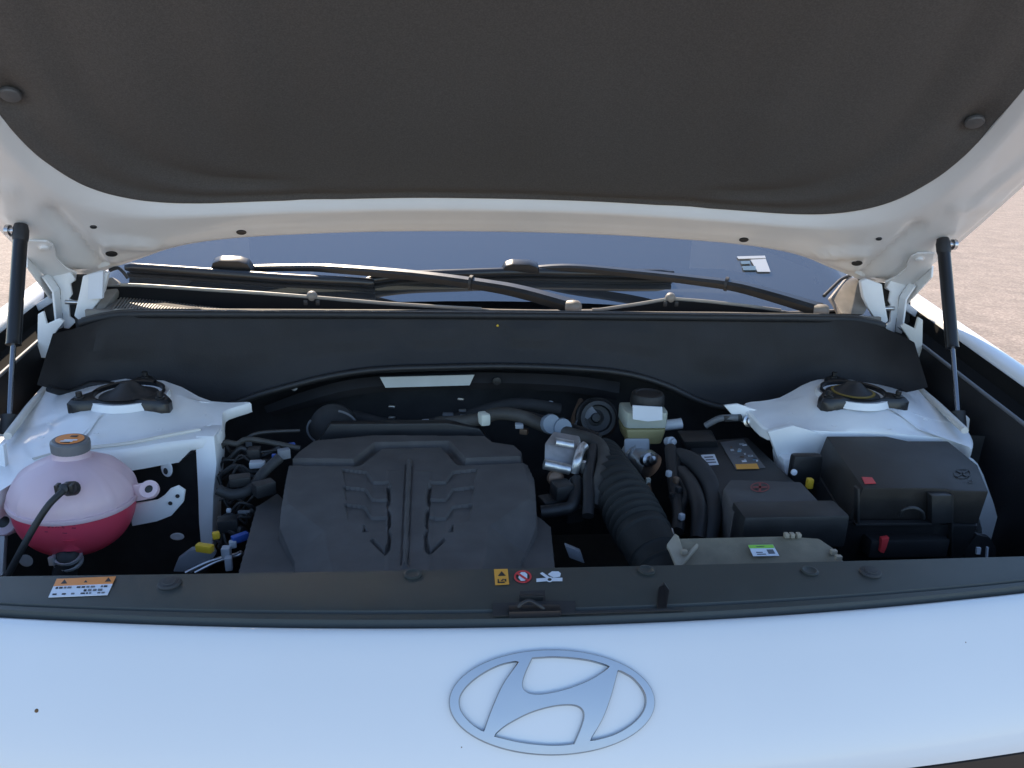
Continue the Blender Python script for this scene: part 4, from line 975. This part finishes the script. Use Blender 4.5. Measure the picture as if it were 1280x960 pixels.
prism('reservoir_label', [P(a, b, Y=1.248) for a, b in ((791, 507), (828, 509), (828, 525), (810, 527), (791, 524))], (0, .003, 0), WLAB, br)
tube('reservoir_nipple', [P(828, 532, Y=1.28), P(846, 530, Y=1.28), P(852, 529, Y=1.28)], .010, LGREY, br, n=12)
hexa('reservoir_foot', [P(a, b, Y=1.25) for a, b in ((780, 566), (812, 566), (812, 548), (780, 548))], [P(a, b, Y=1.30) for a, b in ((780, 566), (812, 566), (812, 548), (780, 548))], LGREY, br, bevel=.005)
lathe('master_cylinder', [(.003, -.03), (.022, -.028), (.024, -.01), (.019, -.008), (.019, .01), (.024, .012), (.024, .03), (.003, .032)], P(800, 572, Y=1.25), (.5, -.8, -.2), ALU, br, n=20)
lathe('cylinder_fitting', [(.001, -.01), (.012, -.009), (.013, .004), (.008, .006), (.008, .016), (.001, .018)], P(810, 575, Y=1.215), (.3, -.8, .3), STEEL, br, n=12)
lathe('cylinder_fitting', [(.001, -.01), (.008, -.009), (.009, .004), (.005, .006), (.005, .012), (.001, .013)], P(838, 552, Y=1.22), (.3, -.8, .3), LGREY, br, n=12)
# brake servo ring behind
sv = lathe('brake_servo', [(.016, -.012), (.024, -.010), (.026, .0), (.033, .0), (.037, -.012), (.040, -.014), (.040, -.034), (.03, -.04)], P(748, 523, Y=1.33), (0, -.9, .35), PLAST, None, 'dark round servo ring behind the intake hose', n=36)
lathe('servo_hub', [(.002, -.002), (.008, -.003), (.010, -.010), (.016, -.012)], P(746, 522, Y=1.33), (0, -.9, .35), PLAST, sv, n=20)
prism('servo_bracket', [P(a, b, Y=1.34) for a, b in ((716, 532), (735, 508), (738, 505), (765, 540), (760, 546), (730, 538))], (0, .006, 0), TAPE, sv, bevel=.002)
# aluminium throttle body
TA = lambda a, b, y: P(a, b, Y=y)
th_ = hexa('throttle_body', [TA(680, 578, 1.10), TA(720, 586, 1.10), TA(728, 560, 1.14), TA(690, 553, 1.14)], [p+Vector((0, .02, .016)) for p in (TA(682, 572, 1.10), TA(721, 580, 1.10), TA(727, 562, 1.14), TA(693, 556, 1.14))], mat('throttle grey', (.26, .25, .25), .45, metal=.5, var=.15, vscale=60), None, 'aluminium throttle body beside the engine cover', bevel=.003)
tube('flange', [TA(680, 580, 1.09), TA(712, 587, 1.09)], .0085, ALU, th_, n=10, straight=True)
tube('flange', [TA(694, 553, 1.13), TA(716, 557, 1.13)], .0085, ALU, th_, n=10, straight=True)
tube('flange', [TA(718, 590, 1.088), TA(722, 575, 1.09), TA(726, 562, 1.12), TA(731, 557, 1.13)], .0075, ALU, th_, n=10)
tube('flange', [TA(729, 590, 1.09), TA(728, 577, 1.09)], .006, STEEL, th_, n=8)
hose('vacuum_elbow', [(712, 606, 1.08), (716, 599, 1.08), (724, 599, 1.08), (730, 603, 1.08)], .004, GREYP, par=th_)
lathe('sensor_plug', [(.001, -.008), (.012, -.006), (.013, .006), (.008, .010), (.001, .011)], TA(694, 598, 1.09), (.2, -.9, .2), BROWN, th_, n=14)
for a, b, sx in ((702, 612, .03), (690, 630, .04), (715, 640, .03)): box('actuator_block', TA(a, b, 1.06), (sx, .03, .025), PLAST, th_, bevel=.005, rz=.3)
hose('vacuum_hose', [(676, 640, 1.03), (700, 637, 1.03), (715, 632, 1.03), (722, 610, 1.06), (720, 600, 1.08)], .010, PLAST, par=th_)
# big hose over the back of the engine
vh = hose('coolant_hose', [(545, 529, 1.30), (575, 527, 1.29), (600, 524, 1.28), (622, 517, 1.27), (650, 520, 1.26), (680, 532, 1.24), (715, 543, 1.21), (745, 553, 1.17), (755, 572, 1.12), (750, 600, 1.06), (742, 632, 1.03)], .0115, RUBD, 'dark hose arching over the back of the engine cover', n=14)
box('hose_cap', P(605, 523, Y=1.268), (.018, .024, .022), CREAM, vh, bevel=.005, rz=.3)
for a, b in ((688, 530), (702, 535)):
    lathe('hose_clip', [(.004, -.008), (.0165, -.007), (.018, 0), (.0165, .007), (.004, .008)], P(a, b, Y=1.222), (.3, -.9, .3), mat('clip blue grey', (.16, .20, .25), .45), vh, n=16)
hose('hose_branch', [(628, 520, 1.30), (655, 517, 1.29), (680, 523, 1.27), (716, 533, 1.25), (750, 545, 1.2)], .005, RUB, par=vh)
hose('hose_branch', [(742, 560, 1.15), (736, 590, 1.08), (736, 620, 1.03), (735, 645, 1.0)], .009, RUB, par=vh)
hose('hose_branch', [(726, 500, 1.4), (718, 520, 1.36), (712, 540, 1.3)], .005, BROWN, par=vh)
# small fittings in the dark gap behind the cover
lathe('round_stud', [(.001, 0), (.007, 0), (.007, .003), (.001, .004)], P(688, 505, Y=1.40), (0, -1, .1), LGREY, lowbar, n=12)
for a, b, y, sz, mt in ((490, 508, 1.38, (.012, .008, .004), STEEL), (490, 522, 1.36, (.012, .008, .004), STEEL), (532, 528, 1.33, (.013, .010, .010), LGREY), (576, 499, 1.38, (.012, .006, .004), STEEL), (578, 513, 1.37, (.014, .006, .004), STEEL), (579, 520, 1.36, (.012, .008, .004), ALU), (418, 540, 1.30, (.008, .006, .006), LGREY), (649, 532, 1.25, (.014, .012, .008), LGREY), (655, 539, 1.25, (.014, .010, .010), BROWN), (560, 520, 1.36, (.02, .01, .012), GREYP)):
    box('small_fitting', P(a, b, Y=y), sz, mt, vh, bevel=.0012, rz=random.uniform(-.4, .4))
tube('dark_pipe', [P(a, b, Y=1.39) for a, b in ((440, 520), (500, 532), (560, 526), (640, 505), (700, 512))], .012, VOID, vh, n=10)
# round pulley-like ring at the left back
rg = lathe('round_housing', [(.02, .004), (.03, .0), (.036, -.004), (.042, -.01), (.043, -.03)], P(415, 534, Y=1.33), (0, -.92, .3), VOID, None, 'dark round housing behind the left corner of the engine cover', n=30)
tube('housing_rim', [P(415+31*math.cos(a), 534-21*math.sin(a), Y=1.31) for a in np.linspace(math.radians(-10), math.radians(75), 9)], .0022, GREYP, rg, n=6)
tube('housing_rim', [P(415+31*math.cos(a), 536-21*math.sin(a), Y=1.31) for a in np.linspace(math.radians(150), math.radians(225), 9)], .002, GREYP, rg, n=6)
# left side wiring
wl = hose('wiring_loom', [(350, 572, 1.12), (330, 590, 1.10), (312, 612, 1.07), (290, 618, 1.06), (272, 612, 1.06)], .008, PLASTR, 'tangle of black wiring between left tower and engine cover')
rr_ = random.Random(21)
for k in range(17):
    y0 = 1.20-k*.011; b0 = 545+k*8+rr_.uniform(-6, 6)
    lim = 352-(b0-560)*.42 if b0 > 560 else 375
    w0 = rr_.uniform(-8, 8); r0 = rr_.choice([.0018, .0022, .003, .0045])
    pts = [(270+rr_.uniform(0, 10), b0+rr_.uniform(-14, 44), y0), (286+w0, b0+rr_.uniform(-12, 34), y0-.01), (304+w0, b0+rr_.uniform(-6, 12), y0-.012), (min(lim-8, 322+w0), b0+rr_.uniform(-8, 8), y0-.01), (lim, b0+rr_.uniform(-10, 4), y0)]
    pts = [(p, min(q, 706), y) for p, q, y in pts]
    hose('wire', pts, r0, rr_.choice([RUB, PLAST, VOID, VOID, RUB, RUBD]), par=wl, n=7)
for a, b, y, sz, mt, rz in ((322, 580, 1.13, (.024, .014, .010), LGREY, .1), (300, 672, .99, (.024, .010, .011), BLU, .7), (291, 680, .98, (.010, .010, .010), LGREY, .3), (256, 685, .955, (.024, .010, .011), YEL, -.3), (270, 669, .985, (.010, .008, .010), YEL, .4), (283, 690, .97, (.012, .012, .016), LGREY, 0), (286, 704, .96, (.010, .010, .020), LGREY, .2),
                         (311, 555, 1.2, (.010, .006, .010), TAPE, 0), (365, 557, 1.2, (.010, .008, .010), BLU, .5), (343, 571, 1.15, (.008, .006, .010), BLU, .2), (305, 640, 1.05, (.018, .006, .005), GREYP, 0), (286, 638, 1.05, (.007, .006, .006), LGREY, 0), (300, 600, 1.08, (.03, .02, .014), PLAST, .3), (330, 610, 1.06, (.03, .02, .02), PLAST, .6), (285, 655, 1.03, (.028, .02, .02), PLAST, .2), (318, 567, 1.16, (.02, .02, .02), PLAST, .1), (355, 567, 1.14, (.018, .012, .016), TAPE, .5)):
    box('connector', P(a, b, Y=y), sz, mt, wl, bevel=.002, rz=rz)
prism('bracket_plate', [P(a, b, Y=.98) for a, b in ((216, 715), (222, 700), (238, 688), (264, 685), (270, 693), (262, 705), (250, 716))], (0, .008, .002), TAPE, wl, bevel=.002)
for k in range(3): hose('pipe', [(232+k*6, 716, .97), (262+k*5, 702, .98), (292+k*3, 694, .985), (302, 690, .99)], .003, STEEL if k != 1 else RUB, par=wl, n=8)
# engine block under everything, so that gaps show dark castings
eb = box('engine_block', (-.15, 1.08, .74), (.42, .40, .20), VOID, None, 'dark engine block under the plastic cover', bevel=.02)
box('gearbox', (.20, 1.05, .70), (.30, .36, .16), VOID, None, 'dark gearbox casting below the intake hose', bevel=.02)
prism('lower_bracket', [P(a, b, Y=.93) for a, b in ((706, 682), (726, 690), (731, 705), (712, 698))], (0, .01, 0), TAPE, eb, bevel=.002)
# seal objects' origins are irrelevant; finished
